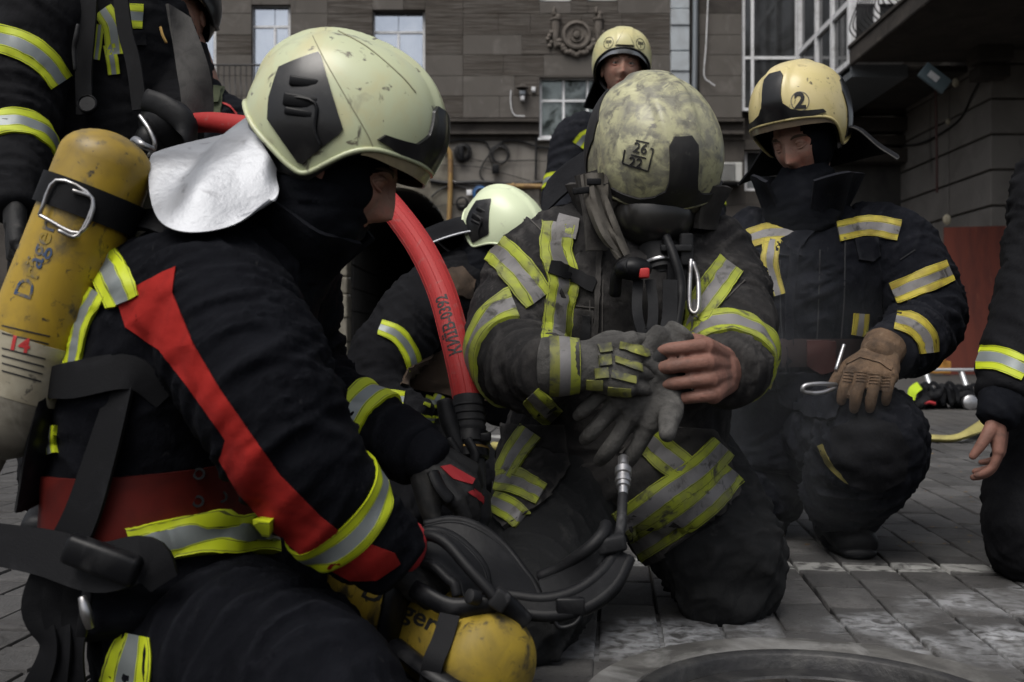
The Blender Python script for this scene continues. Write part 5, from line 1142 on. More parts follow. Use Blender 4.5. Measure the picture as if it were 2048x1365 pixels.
F5 = Rm(192, 26, 3); hd5 = P(1292, 398, 1.915); q = MB(); add_head(q, hd5, F5, 1.0); q.sweep([hd5+F5 @ Vector((0, -.02, -.06)), P(1296, 440, 1.95), P(1290, 560, 1.98)], [.055, .06, .10], 16, sub=4); f5.part(q, 'body', SKINS)
hood(f5.root, hd5, F5, 1.0, (.060, .090, .0), hood_cloth, ([hd5+F5 @ Vector((0, -.03, -.05)), P(1290, 440, 1.97), P(1288, 490, 1.975)], [.07, .08, .095]))
HW = lambda x, y, z: hd5+F5 @ Vector((x, y, z))
mk = MB(); mk.ell(HW(0, .050, -.014), (.077, .074, .066), F5, 36, 22); mask = mk.build('face_mask', mask_glass, f5.root)
q = MB(); q.sweep([HW(.080*math.cos(a), .094-.052*math.cos(a)**2, -.014+.066*math.sin(a)) for a in np.linspace(0, 2*math.pi, 25)], .0058, 10, sub=3, cap=False); q.build('mask_rim', mat('mask_rim_dusty', (.085, .08, .072), .7, layers=[((.15, .14, .125), 20, .5, .7)]), mask)
vd = F5 @ Vector((0, .75, -.66)); vc = HW(0, .112, -.088)
q = MB(); q.lathe([(.040, -.03), (.034, -.012), (.034, 0), (.034, .008), (.030, .011), (.030, .018), (.022, .021), (.020, .026), (.008, .028)], vc, vd, 30); q.build('exhale_valve', rubber_dusty, mask)
q = MB(); q.lathe([(.0345, .001), (.0355, .003), (.0355, .006), (.0345, .008)], vc, vd, 30, cap=False); q.build('valve_ring', steel, mask)
q = MB(); q.ell(P(1266, 538, 1.765), (.034, .026, .021), None, 18, 12); q.sweep([P(1246, 536, 1.775), P(1234, 552, 1.785), P(1230, 590, 1.80)], .011, 10, sub=4); q.build('demand_valve', plastic_black, mask)
q = MB(); q.box(P(1288, 547, 1.748), (.009, .008, .009), None, 0, .003); q.build('purge_button', ink_red, mask)
q = MB(); q.sweep([P(1256, 520, 1.752), P(1250, 532, 1.742), P(1254, 545, 1.745)], .003, 8, sub=4); q.build('valve_clip', rubber_dusty, mask)
# fireproof hood cloth drawn down under the mask, strap ends
ca5 = catmull([(1163, 350, 1.835), (1170, 395, 1.805), (1196, 465, 1.785), (1236, 518, 1.785)], 6); cb5 = catmull([(1214, 345, 1.845), (1216, 398, 1.815), (1236, 455, 1.80), (1258, 508, 1.80)], 6); G = []
for k in range(len(ca5)):
    row = []
    for m_ in range(13):
        t = m_/12; e = ca5[k]*(1-t)+cb5[k]*t; e[2] += .010*math.sin(t*9+k*.25)-.010*math.sin(math.pi*t)+.004*math.sin(t*17-k*.4); row.append(P(*e))
    G.append(row)
q = MB(); q.sheet(G, .006); q.build('hood_cloth', mat('hood_tan', (.075, .068, .058), .9, layers=[((.045, .041, .035), 18, .42, .66), ((.12, .11, .095), 10, .58, .8)], bump=(60, .5, .003)), f5.root)
q = MB(); q.box(P(1162, 382, 1.80), (.015, .003, .006), Matrix.Rotation(-.1, 3, 'Y'), 0, .002); q.box(P(1188, 364, 1.80), (.013, .003, .006), None, 0, .002); q.build('mask_strap', strap_black, mask)
collar(f5.root, P(1292, 455, 1.955), (.02, -.12, 1), (.02, -1, .1), .128, .150, .080, 75, dusty, .012, 2, .006, squash=1.02)
# lapel
q = MB(); G = []
for i in range(8):
    t = i/7; row = []
    for j in range(6): s_ = j/5; row.append(P(1150+s_*42+t*22+6*math.sin(t*3), 352+t*150-s_*12*(1-t), 1.845-.03*t+.012*s_+.008*math.sin(t*8)))
    G.append(row)
q.sheet(G, .010); q.build('lapel', dusty, f5.jacket)
# neck flap of the helmet
G = []
for i in range(7):
    t = i/6; row = []
    for j in range(17):
        s_ = j/16; a = math.radians(100+160*s_); p0 = s5.pt(a, -.062, .96); out = Vector((math.sin(a), math.cos(a), 0)); p = W5(p0)+(M5 @ out)*(.075*t)+Vector((-.02*t, 0, -.075*t**1.5+.006*math.sin(s_*12))); row.append(p)
    G.append(row)
q = MB(); q.sheet(G, .005); q.build('neck_flap', black_cloth, hel5)
# gloved right hand
q = MB(); K, t_, n_, d_ = hand(q, P(1165, 732, 1.645), (1, -.02, .03), (.02, -1, .35), -1, [(.45, .75, .45), (.5, .8, .5), (.55, .85, .5), (.6, .9, .5)], (.25, .9, .6), 1.0, 1.38, wrist_r=.033); g5 = solid(q, .0032, 'glove', grey_leather, f5.root); gb5 = bvh_of(g5.data)
for pl, nm in (([(1195, 690), (1222, 686), (1226, 704), (1200, 707)], 'knuckle_guard'), ([(1195, 712), (1222, 709), (1224, 730), (1198, 733)], 'knuckle_guard'), ([(1188, 738), (1216, 736), (1218, 756), (1190, 758)], 'knuckle_guard'), ([(1172, 760), (1206, 761), (1206, 780), (1172, 777)], 'knuckle_guard'), ([(1240, 684), (1292, 694), (1300, 712), (1290, 714), (1238, 698)], 'finger_guard'), ([(1230, 712), (1282, 728), (1284, 744), (1230, 726)], 'finger_guard'), ([(1224, 740), (1272, 752), (1270, 768), (1222, 756)], 'finger_guard'), ([(1216, 774), (1262, 778), (1262, 792), (1214, 788)], 'finger_guard')):
    q = MB(); decal(q, gb5, pl, .005, .007, 5); 
    if q.v: q.build(nm, armor_yellow, g5)
q = MB(); q.sweep([P(1088, 733, 1.655), P(1120, 733, 1.648), P(1160, 732, 1.645)], [(.050, .046), (.049, .045), (.044, .040)], 24, side=(0, 0, 1), sub=5, round_=.1); cf = q.build('glove_cuff', grey_leather, g5); cbv5 = bvh_of(cf.data)
q = MB(); ring(q, cbv5, P(1128, 733, 1.648), (1, 0, 0), .050, .002, .004, rmax=.09, R=[-1, -.35, .35, 1], M=[2, 1, 0]); q.build('cuff_tape', [tape_yd, tape_sd, armor_yellow], cf)
# bare left hand
q = MB(); hand(q, P(1450, 742, 1.712), (-.50, -.86, .02), (.84, -.52, .14), 1, [(.95, .35, .2), (1.0, .4, .25), (1.02, .42, .25), (1.0, .5, .3)], (.15, .9, .6), 1.02, 1.32, spread=.0); solid(q, .0028, 'hand', skin_hand, f5.root, 2)
# the loose glove he holds
q = MB(); hand(q, P(1322, 718, 1.665), (-.58, -.03, -.80), (.05, -1, .05), -1, [(.15, .35, .25), (.05, .4, .2), (.25, .2, .3), (-.1, .45, .3)], (.28, -2.2, -.3), 1.18, 1.35, wrist_r=.017, spread=.16); lg = solid(q, .0034, 'glove', grey_leather, None); tag(lg, 'loose grey leather glove dangling from two hands', 'glove')
q = MB(); q.sweep([P(1300, 745, 1.66), P(1330, 712, 1.66), P(1352, 700, 1.665), P(1384, 712, 1.675)], [(.024, .018), (.028, .020), (.027, .018), (.018, .012)], 16, side=(.5, -.3, 1), sub=5); o = solid(q, .004, 'glove_cuff', glove_dark, lg); 
for fo in (f5,): 
    for (u, v, Y, tu, tv, tY) in ((1055, 1130, 2.35, 1055, 1110, 2.5), (1468, 1070, 2.6, 1468, 1060, 2.75)): 
        a = P(u, v, Y); a.z = .07; q = MB(); q.sweep([a+Vector((0, -.12, .0)), a, a+Vector((0, .06, -.01)), a+Vector((0, .10, .05))], [.062, .06, .055, .05], 16, sub=4); q.sweep([a+Vector((0, .07, -.03)), a+Vector((0, .075, .06))], [.04, .045], 12, sub=2); solid(q, .008, 'boot', rubber, fo.root)

# ================================================================== person with the 2 on the helmet
f7 = Figure('person kneeling on one knee in cream helmet marked 2, tan glove on knee', (P(1600, 1075, 2.75).x, 2.75, 0))
T7 = [(1585, 905, 2.84, .19, .16), (1590, 820, 2.82, .19, .155), (1598, 720, 2.80, .20, .155), (1610, 600, 2.78, .225, .15), (1618, 520, 2.78, .225, .14), (1612, 455, 2.78, .15, .11), (1608, 410, 2.77, .10, .09)]
f7.torso([(P(u, v, Y), w, d) for u, v, Y, w, d in T7], (1, .18, .03))
C1 = f7.arm(L((1700, 480, 2.80, .10), (1782, 500, 2.78, .112), (1835, 580, 2.73, .102), (1850, 645, 2.68, .092), (1815, 688, 2.55, .074), (1772, 704, 2.46, .055)))
C2 = f7.arm(L((1540, 490, 2.80, .10), (1490, 510, 2.84, .105), (1462, 610, 2.80, .09), (1470, 700, 2.72, .085), (1540, 740, 2.62, .065)))
f7.leg(L((1610, 880, 2.86, .14), (1670, 868, 2.68, .130), (1735, 872, 2.50, .120), (1738, 905, 2.47, .118), (1700, 965, 2.54, .102), (1685, 1012, 2.60, .088)))
f7.leg(L((1555, 880, 2.88, .14), (1525, 950, 2.86, .125), (1500, 1010, 2.83, .11), (1500, 1030, 2.86, .09), (1510, 1000, 3.1, .08), (1520, 980, 3.3, .075)))
f7.finish(navy_worn, navy_worn, vox=.0075, amp=.0075, jamp=.008, f=12., tamp=.0075, seed=8.)
f7.tape([(1676, 464), (1740, 452), (1798, 462)], [40, 40, 42], TO); f7.tape([(1488, 482), (1535, 468), (1598, 466)], [38, 40, 38], TO); f7.tape([(1545, 480), (1540, 530), (1556, 590)], [34, 34, 30], TO)
f7.tape([(1788, 588), (1842, 566), (1900, 542)], [44, 48, 44], TO); f7.tape([(1792, 640), (1826, 650), (1852, 676), (1858, 706)], [38, 44, 44, 38], TO)
f7.tape([(1722, 628), (1720, 650), (1716, 672)], [30, 30, 28], TO); f7.tape([(1490, 748), (1515, 752), (1545, 762)], [34, 38, 34], TO)
f7.patch([(1708, 478), (1756, 474), (1762, 512), (1744, 524), (1716, 520)], navy_worn, f7.jb, .007, .010, 'pocket_flap'); f7.patch([(1552, 485), (1602, 482), (1602, 512), (1552, 512)], navy_worn, f7.jb, .006, .009, 'pocket_flap')
f7.patch([(1560, 480), (1640, 440), (1640, 450), (1598, 500), (1586, 620), (1588, 780), (1572, 780), (1570, 600), (1580, 500)], navy_worn, f7.jb, .008, .012, 'storm_flap')
q = MB(); ring(q, f7.jb, P(1592, 705, 2.8), (0, 0, 1), .075, .007, .010, rmax=.3, n=80, R=[-1, 0, 1], M=[0, 0]); wb = q.build('waist_belt', mat('belt_maroon', (.020, .011, .011), .7, layers=[((.012, .008, .008), 12, .45, .7)]), f7.root)
f7.patch([(1612, 680), (1668, 682), (1668, 740), (1640, 748), (1612, 730)], mat('pouch_maroon', (.045, .014, .012), .75), f7.all, .016, .022, 'belt_pouch')
f7.patch([(1545, 745), (1690, 745), (1690, 800), (1672, 838), (1640, 842), (1560, 808)], navy_worn, f7.all, .012, .016, 'jacket_skirt')
f7.patch([(1660, 860), (1722, 832), (1790, 848), (1820, 900), (1808, 960), (1760, 985), (1700, 972), (1668, 930)], black_cloth, f7.trb, .006, .010, 'knee_pad', parent=f7.trousers)
q = MB(); tape(q, f7.trb, [(1640, 890), (1660, 930), (1700, 965), (1745, 962)], 10, .004, R=[-1, 0, 1], M=[0, 0]); q.build('piping', mat('piping_ochre', (.14, .12, .03), .8), f7.trousers)
seam(f7, [[(1650, 440), (1720, 470), (1790, 480)], [(1560, 520), (1562, 640), (1575, 780)], [(1690, 480), (1688, 600), (1680, 700)], [(1640, 500), (1636, 640), (1632, 700)], [(1800, 520), (1830, 500)]], seam_m)
h7c = P(1600, 236, 2.72); M7 = Rm(138, 15, 3)
hel7, hb7, W7, s7 = helmet(f7.root, h7c, M7, 'B', cream, helm_black, visor_tan, .985)
q = MB(); text_px(q, hb7, '2', (1600, 203), 44, -2, .002, 1.4, 1.05); q.build('number_marking', ink_black, hel7)
q = MB(); 
cc = [(1600+18*math.cos(a), 203+19*math.sin(a)) for a in np.linspace(0, 2*math.pi, 29)]; tape(q, hb7, cc, 1.6, .0012, .002, 5, R=[-1, 1], M=[0]); q.build('sticker_edge', cyl_grey, hel7)
Mf7 = Rm(136, 25, 3); hd7 = h7c+M7 @ Vector((0, .004, -.058)); q = MB(); add_head(q, hd7, Mf7, 1.0, .7, False, True); q.sweep([hd7+M7 @ Vector((0, -.02, -.06)), P(1608, 420, 2.77), P(1610, 520, 2.78)], [.055, .06, .10], 16, sub=4); f7.part(q, 'body', SKINS)
hood(f7.root, hd7, Mf7, 1.0, (.050, .074, -.014), hood_cloth, ([hd7+M7 @ Vector((0, -.012, -.096)), P(1600, 405, 2.735), P(1604, 440, 2.75)], [.072, .094, .11]))
collar(f7.root, P(1608, 440, 2.77), (0, -.10, 1), (-.55, -1, 0), .118, .172, .125, 46, navy_worn, .009, 4, .009, tip=-.3)
G = []
for i in range(8):
    t = i/7; row = []
    for j in range(15):
        s_ = j/14; a = math.radians(105+150*s_); p0 = s7.pt(a, -.055, .95); out = M7 @ Vector((math.sin(a), math.cos(a), -.0)); p = W7(p0)+out*(.13*t)+Vector((0, 0, -.02*t-.085*t**1.2+.012*math.sin(t*6)*(1-t)+.006*math.sin(s_*11)*t)); row.append(p)
    G.append(row)
q = MB(); q.sheet(G, .005); nf7 = q.build('neck_flap', black_cloth, hel7); q = MB(); q.sweep([r[-1] for r in G]+[p for p in G[-1][::-1]], .0020, 6, sub=3); q.build('flap_edge', fleece, nf7)
q = MB(); q.box(P(1606, 422, 2.655), (.006, .004, .018), None, 0, .002); q.build('zip_pull', brass, f7.jacket)
q = MB(); hand(q, P(1762, 708, 2.43), (-.50, -.66, -.52), (-.15, -.62, .78), 1, [(.5, .55, .25), (.5, .6, .3), (.55, .6, .3), (.6, .65, .3)], (.5, .5, .4), 1.1, 1.42, wrist_r=.034); g7 = solid(q, .0034, 'glove', tan_leather, f7.root); gb7 = bvh_of(g7.data)
for k, (u, v) in enumerate(((1698, 742), (1724, 742), (1750, 746), (1772, 752))):
    for r in range(4):
        q = MB(); decal(q, gb7, [(u-9+r*-1, v+r*6), (u+9-r*1, v+1+r*6), (u+9-r*1, v+4+r*6), (u-9-r*1, v+3.4+r*6)], .0028, .004, 5); 
        if q.v: q.build('knuckle_rib', tan_leather, g7)
q = MB(); decal(q, gb7, [(1690, 722), (1722, 702), (1768, 712), (1786, 735), (1782, 742), (1758, 726), (1720, 716), (1694, 730)], .004, .007, 5); q.build('knuckle_band', tan_leather, g7) if q.v else None
q = MB(); q.sweep([P(1782, 698, 2.47), P(1766, 706, 2.44), P(1752, 716, 2.415)], [.046, .046, .042], 20, sub=4); q.build('glove_cuff', tan_leather, g7)
q = MB(); q.sweep([P(1672, 770, 2.40), P(1640, 768, 2.385), P(1610, 772, 2.38), P(1608, 784, 2.38), P(1640, 786, 2.385), P(1672, 776, 2.40)], .006, 10, sub=6); o = q.build('carabiner', steel); tag(o, 'steel carabiner clip held beside the tan glove', 'carabiner')
q = MB(); q.sweep([P(1688, 690, 2.44), P(1680, 715, 2.43), P(1672, 740, 2.42)], .005, 8, sub=3); q.build('gate', steel, o)
a7 = P(1682, 1060, 2.72); a7.z = 0.0; boot(f7.root, a7, a7+Vector((-.03, -.25, 0)), rubber, .24, .076, k=1.2)
a7 = P(1515, 1000, 3.28); a7.z = .07; q = MB(); q.sweep([a7+Vector((0, -.1, 0)), a7, a7+Vector((0, .08, -.01))], [.06, .06, .05], 16, sub=4); q.sweep([a7+Vector((0, .05, -.02)), a7+Vector((0, .06, .1))], [.045, .045], 12, sub=2); solid(q, .008, 'boot', rubber, f7.root)

# ================================================================== person standing behind, face to the camera
f6 = Figure('person standing bare-faced in cream helmet with a triangle badge', (P(1250, 680, 4.35).x, 4.35, 0))
T6 = [(1262, 640, 4.38, .22, .15), (1262, 520, 4.38, .20, .14), (1258, 400, 4.38, .21, .14), (1252, 300, 4.38, .22, .13), (1250, 262, 4.37, .20, .11), (1248, 235, 4.36, .10, .09), (1246, 210, 4.36, .075, .08)]
f6.torso([(P(u, v, Y), w, d) for u, v, Y, w, d in T6], (1, 0, 0))
D1 = f6.arm(L((1190, 262, 4.37, .085), (1150, 282, 4.36, .09), (1130, 350, 4.34, .08), (1118, 420, 4.30, .07), (1140, 490, 4.15, .055)))
D2 = f6.arm(L((1310, 262, 4.37, .085), (1355, 290, 4.37, .09), (1392, 370, 4.36, .08), (1412, 430, 4.34, .075), (1405, 500, 4.25, .06)))
for sg_ in (-1, 1): f6.leg([(P(1262+sg_*42, 610, 4.38), .12), (P(1262+sg_*48, 760, 4.38), .10), (Vector((P(1262+sg_*50, 0, 4.38).x, 4.38, .06)), .075)])
f6.finish(slate, navy, vox=.011, amp=.008, seed=11.)
f6.tape([(1156, 292), (1168, 276), (1184, 268)], [26, 26, 24], TY); f6.band(D1[2], D1[3], .35, .06, TY, rmax=.12); f6.band(D2[2], D2[3], .7, .06, TY, rmax=.12)
h6c = P(1243, 126, 4.3); M6 = Rm(178, 9, -3)
hel6, hb6, W6, s6 = helmet(f6.root, h6c, M6, 'C', cream_two, helm_black, visor_clear, .985, front=False)
fr6 = lambda p: (W6(Vector((p[0], .4, p[1]))), M6 @ Vector((0, -1, 0)))
q = MB(); decal(q, hb6, [(-.035, .056), (.035, .056), (.004, .124), (-.004, .124)], .008, .012, .008, fr6); tri = q.build('badge', cream_two, hel6)
q = MB()
for a, b in (((-.039, .053), (.039, .053)), ((.039, .053), (.0, .130)), ((0, .130), (-.039, .053))):
    dx, dy = b[0]-a[0], b[1]-a[1]; l = math.hypot(dx, dy); nx, ny = -dy/l*.0020, dx/l*.0020; decal(q, hb6, [(a[0]+nx, a[1]+ny), (b[0]+nx, b[1]+ny), (b[0]-nx, b[1]-ny), (a[0]-nx, a[1]-ny)], .003, .003, .008, fr6)
q.build('badge_edge', visor_dusty, tri)
for sg_ in (-1, 1):
    q = MB(); cx_, cz_ = sg_*.068, .066
    pl = [(cx_+.019*math.cos(a), cz_+.024*math.sin(a)-sg_*.004*math.cos(a)) for a in np.linspace(0, 2*math.pi, 25)]
    tape(q, hb6, pl, .0022, .0012, .002, .006, fr6, R=[-1, 1], M=[0])
    for k in range(3): decal(q, hb6, [(cx_-.012, cz_+.010-k*.005), (cx_+.012, cz_+.010-k*.005), (cx_+.012, cz_+.0075-k*.005), (cx_-.012, cz_+.0075-k*.005)], .0012, .002, .006, fr6)
    decal(q, hb6, [(cx_-.0012, cz_-.005), (cx_+.0012, cz_-.005), (cx_+.0012, cz_-.016), (cx_-.0012, cz_-.016)], .0012, .002, .006, fr6); q.build('round_sticker', ink_black, hel6)
F6 = Rm(178, 3, -3); hd6 = h6c+F6 @ Vector((0, .022, -.030)); q = MB(); add_head(q, hd6, F6, 1.04, .15); q.sweep([hd6+F6 @ Vector((0, -.02, -.06)), P(1246, 220, 4.35), P(1248, 300, 4.37)], [.058, .062, .10], 16, sub=4); f6.part(q, 'body', SKINS)
q = MB(); q.sweep([W6(Vector((-.088, -.005, -.075))), hd6+F6 @ Vector((-.066, .02, -.09)), hd6+F6 @ Vector((0, .045, -.13)), hd6+F6 @ Vector((.066, .02, -.09)), W6(Vector((.088, -.005, -.075)))], [(.010, .004)]*5, 8, sub=5); q.build('chin_strap', strap_black, hel6)
G = []
for i in range(6):
    t = i/5; G.append([W6(s6.pt(math.radians(95+170*j/16), -.07, .96))+(M6 @ Vector((math.sin(math.radians(95+170*j/16)), math.cos(math.radians(95+170*j/16)), 0)))*(.05*t)+Vector((0, 0, -.13*t)) for j in range(17)])
q = MB(); q.sheet(G, .005); q.build('neck_flap', black_cloth, hel6)
collar(f6.root, P(1247, 240, 4.36), (0, 0, 1), (0, -1, 0), .105, .12, .07, 30, slate, .01, 2)
for sg_ in (-1, 1): a = Vector((P(1262+sg_*50, 0, 4.38).x, 4.38, 0)); boot(f6.root, a, a+Vector((sg_*.05, -.25, 0)), rubber, .2)
ba6 = thing('breathing_apparatus', 'grey air cylinder on the back of the standing figure with badge helmet', 'air cylinder', P(1100, 380, 4.5)); q = MB(); q.lathe([(.001, .0), (.05, .01), (.07, .05), (.07, .45), (.05, .50), (.001, .51)], P(1100, 552, 4.55), (.10, .05, 1), 24); q.build('cylinder', cyl_grey, ba6)

# ================================================================== person crouching behind the hose
f4 = Figure('person crouching behind the red hose in white helmet and brown harness', (P(880, 900, 3.3).x, 3.3, 0))
T4 = [(860, 900, 3.42, .17, .18), (860, 820, 3.42, .17, .17), (875, 720, 3.42, .19, .17), (900, 630, 3.40, .20, .16), (930, 570, 3.36, .17, .13), (955, 535, 3.33, .09, .09)]
f4.torso([(P(u, v, Y), w, d) for u, v, Y, w, d in T4], (.45, 1, 0))
E1 = f4.arm(L((900, 590, 3.30, .09), (860, 605, 3.22, .112), (800, 668, 3.14, .105), (755, 735, 3.08, .095), (765, 800, 3.0, .075), (840, 845, 2.95, .06)))
E2 = f4.arm(L((960, 600, 3.5, .09), (1010, 650, 3.5, .10), (1020, 750, 3.4, .09), (990, 820, 3.3, .07)))
f4.leg(L((860, 890, 3.45, .15), (900, 930, 3.2, .13), (930, 960, 3.0, .11), (880, 1000, 3.1, .09), (840, 1005, 3.3, .08)))
f4.leg(L((850, 890, 3.4, .14), (800, 960, 3.15, .12), (790, 1000, 2.98, .10), (800, 1005, 3.2, .085), (830, 990, 3.5, .08)))
f4.finish(black_cloth, black_cloth, vox=.009, amp=.007, jamp=.006, seed=14.)
f4.tape([(760, 655), (795, 670), (820, 705), (830, 742)], [30, 34, 34, 30], TY); f4.tape([(718, 812), (760, 797), (808, 800)], [32, 34, 32], TY)
f4.tape([(905, 715), (895, 735), (890, 760)], [12, 14, 12], TY); f4.tape([(850, 800), (870, 805), (880, 790)], 22, TY); f4.tape([(820, 830), (850, 838), (880, 840)], 14, TY)
f4.tape([(728, 955), (745, 985), (772, 1025)], [40, 42, 36], TY, which='trousers')
f4.patch([(905, 690), (992, 730), (998, 800), (930, 800), (800, 770), (815, 735)], coyote, f4.jb, .012, .016, 'belt_pad'); f4.patch([(880, 545), (925, 535), (950, 560), (945, 600), (905, 590)], coyote, f4.jb, .012, .016, 'shoulder_pad')
h4c = P(1006, 462, 3.34); M4_ = Rm(-118, 42, 0)
hel4, hb4, W4, s4 = helmet(f4.root, h4c, M4_, 'A', lime_clean, helm_black, visor_tan2, .92)
hd4 = h4c+M4_ @ Vector((0, .004, -.055)); q = MB(); add_head(q, hd4, M4_, 1.0); q.sweep([hd4+M4_ @ Vector((0, -.02, -.06)), P(960, 540, 3.34), P(930, 620, 3.38)], [.06, .065, .10], 16, sub=4); f4.part(q, 'body', SKINS)
hood(f4.root, hd4, M4_, 1.0, neck=([hd4+M4_ @ Vector((0, -.02, -.04)), P(970, 535, 3.34), P(945, 560, 3.36)], [.085, .085, .10]))
G = []
for i in range(6):
    t = i/5; G.append([W4(s4.pt(math.radians(110+140*j/14), -.05, .96))+Vector((-.17*t, -.03*t, -.03*t-.03*t*t+.006*math.sin(j*.9)*t)) for j in range(15)])
q = MB(); q.sheet(G, .004); nf = q.build('neck_flap', black_cloth, hel4); q = MB(); q.sweep(G[-1], .004, 6, sub=3); q.sweep([r[-1] for r in G], .004, 6, sub=3); q.sweep([r[0] for r in G], .004, 6, sub=3); q.build('flap_edge', foil, nf)

# ================================================================== person standing at the left edge
f2 = Figure('person standing in black turnout coat with open grey-lined collar, head out of frame', (P(220, 1060, 2.95).x, 2.95, 0))
T2 = [(180, 560, 2.97, .22, .17), (190, 400, 2.97, .21, .165), (200, 260, 2.97, .215, .16), (210, 120, 2.96, .21, .15), (225, 20, 2.95, .19, .13), (250, -50, 2.94, .13, .10), (310, -110, 2.93, .075, .075)]
f2.torso([(P(u, v, Y), w, d) for u, v, Y, w, d in T2], (1, .35, 0))
H1 = f2.arm(L((150, 5, 2.86, .10), (95, 30, 2.80, .115), (52, 140, 2.74, .105), (35, 270, 2.70, .095), (30, 350, 2.62, .078), (30, 420, 2.56, .06)))
H2 = f2.arm(L((310, 20, 3.0, .085), (335, 90, 3.04, .085), (345, 190, 3.0, .08), (350, 260, 2.88, .07), (330, 290, 2.75, .055)))
for (u, Y) in ((110, 2.95), (290, 3.0)): f2.leg([(P(u+20, 520, Y), .14), (P(u, 800, Y), .115), (Vector((P(u, 0, Y).x, Y, .07)), .085)])
f2.finish(black_cloth, black_cloth, vox=.009, amp=.007, jamp=.006, seed=17.)
f2.tape([(-20, 72), (45, 92), (92, 125), (122, 165)], [56, 58, 54, 48], TY); f2.band(H1[3], H1[4], .35, .072, TY, rmax=.14)
f2.tape([(205, 20), (225, 55), (232, 110)], 40, TY); f2.tape([(243, 35), (262, 33), (285, 34)], 48, TY); f2.tape([(218, 90), (224, 120), (228, 150)], 24, TY); f2.tape([(200, 50), (196, 90), (192, 120)], 16, TY)
f2.tape([(5, 900), (12, 930), (10, 960)], 30, TY, which='trousers')
f2.patch([(258, 62), (290, 62), (292, 92), (262, 92)], black_cloth, f2.jb, .008, .012, 'pocket_flap')
q = MB(); G = []
for i in range(9):
    t = i/8; row = []
    for j in range(7): s_ = j/6; row.append(P(334+t*34+s_*(48+18*math.sin(t*2.6)), 8+t*228+s_*30*(1-t), 2.74+.05*s_+.015*math.sin(t*5+s_*3)))
    G.append(row)
q.sheet(G, .010); q.build('open_collar', fleece, f2.jacket)
q = MB(); G = []
for i in range(9):
    t = i/8; row = []
    for j in range(5): s_ = j/4; row.append(P(384+t*6+s_*(28+10*math.sin(t*3)), 78+t*140+s_*10, 2.79+.03*s_+.01*math.sin(t*6)))
    G.append(row)
q.sheet(G, .012); q.build('collar_lip', black_cloth, f2.jacket)
q = MB(); q.sweep([P(321, 55, 2.735), P(326, 72, 2.73), P(333, 86, 2.73)], .004, 6, sub=3); q.build('zip_pull', brass, f2.jacket)
for pts, w in (([(180, -40), (176, 40), (168, 140), (170, 230)], .045), ([(238, -40), (250, 60), (268, 130), (280, 220)], .04)):
    q = MB(); q.ribbon([P(u, v, 2.76) for u, v in pts], w, (0, -1, .1), .010, 6); q.build('shoulder_strap', strap_black, f2.root)
q = MB(); q.sweep([P(156, 50, 2.72), P(152, 75, 2.715), P(148, 100, 2.72), P(150, 140, 2.72)], [.005, .007, .006, .005], 10, sub=5); q.build('pressure_line', rubber_dusty, f2.root)
q = MB(); q.lathe([(.022, 0), (.026, .004), (.026, .016), (.023, .018), (.021, .015), (.001, .015)], P(178, 212, 2.75), (.1, -1, .2), 22, cap=False); q.build('pressure_gauge', plastic_black, f2.root)
q = MB(); q.ell(P(335, 250, 2.66), (.075, .06, .07), None, 22, 14); q.ell(P(300, 285, 2.64), (.04, .04, .05), None, 16, 10); mk2 = q.build('hanging_mask', plastic_black, f2.root)
q = MB(); q.sweep([P(280, 232, 2.60), P(300, 262, 2.585), P(310, 292, 2.585), P(298, 312, 2.6)], .006, 8, sub=5); q.build('mask_rim', steel, mk2)
q = MB(); q.sweep([P(290, 200, 2.62), P(330, 215, 2.60), P(372, 250, 2.60), P(385, 300, 2.62)], [(.03, .012)]*4, 12, side=(0, 0, 1), sub=5); q.build('mask_strap', rubber, mk2)
q = MB(); q.sweep([P(285, -70, 2.92), P(290, -150, 2.9), P(295, -240, 2.88)], [.07, .075, .08], 16, sub=4); q.ell(P(300, -215, 2.88), (.078, .095, .115), None, 20, 14); f2.part(q, 'body', [skin])
q = MB(); hand(q, P(30, 438, 2.54), (.15, -.3, -1), (-.8, -.5, 0), 1, (.5, .7, .4), (.5, .5, .4), 1.05, 1.3); solid(q, .005, 'glove', glove_dark, f2.root)
hel2, hb2, W2, s2_ = helmet(f2.root, P(300, -260, 2.9), Rm(205, 10), 'A', lime, helm_black, visor_tan2, 1.0)
for (u, Y) in ((110, 2.95), (290, 3.0)): a = Vector((P(u, 0, Y).x, Y, 0)); boot(f2.root, a, a+Vector((.05, -.25, 0)), rubber, .2)

# ================================================================== person behind, dark helmet with pale bands
f3 = Figure('person half hidden behind the open collar, dark helmet with pale bands', (P(400, 1000, 3.6).x, 3.6, 0))
T3 = [(400, 600, 3.65, .22, .15), (402, 450, 3.65, .20, .14), (402, 330, 3.65, .20, .14), (398, 255, 3.65, .195, .13), (394, 218, 3.64, .16, .11), (390, 175, 3.63, .09, .09), (386, 130, 3.62, .07, .08)]
f3.torso([(P(u, v, Y), w, d) for u, v, Y, w, d in T3], (1, .1, 0))
I1 = f3.arm(L((440, 232, 3.64, .075), (466, 250, 3.63, .082), (490, 330, 3.62, .080), (500, 430, 3.6, .072), (470, 500, 3.5, .06)))
I2 = f3.arm(L((350, 190, 3.64, .085), (310, 215, 3.64, .095), (280, 320, 3.62, .085), (280, 440, 3.6, .075)))
for sg_ in (-1, 1): f3.leg([(P(400+sg_*50, 560, 3.65), .12), (P(400+sg_*55, 800, 3.65), .10), (Vector((P(400+sg_*55, 0, 3.65).x, 3.65, .06)), .08)])
f3.finish(slate, black_cloth, vox=.011, amp=.006, seed=21.)
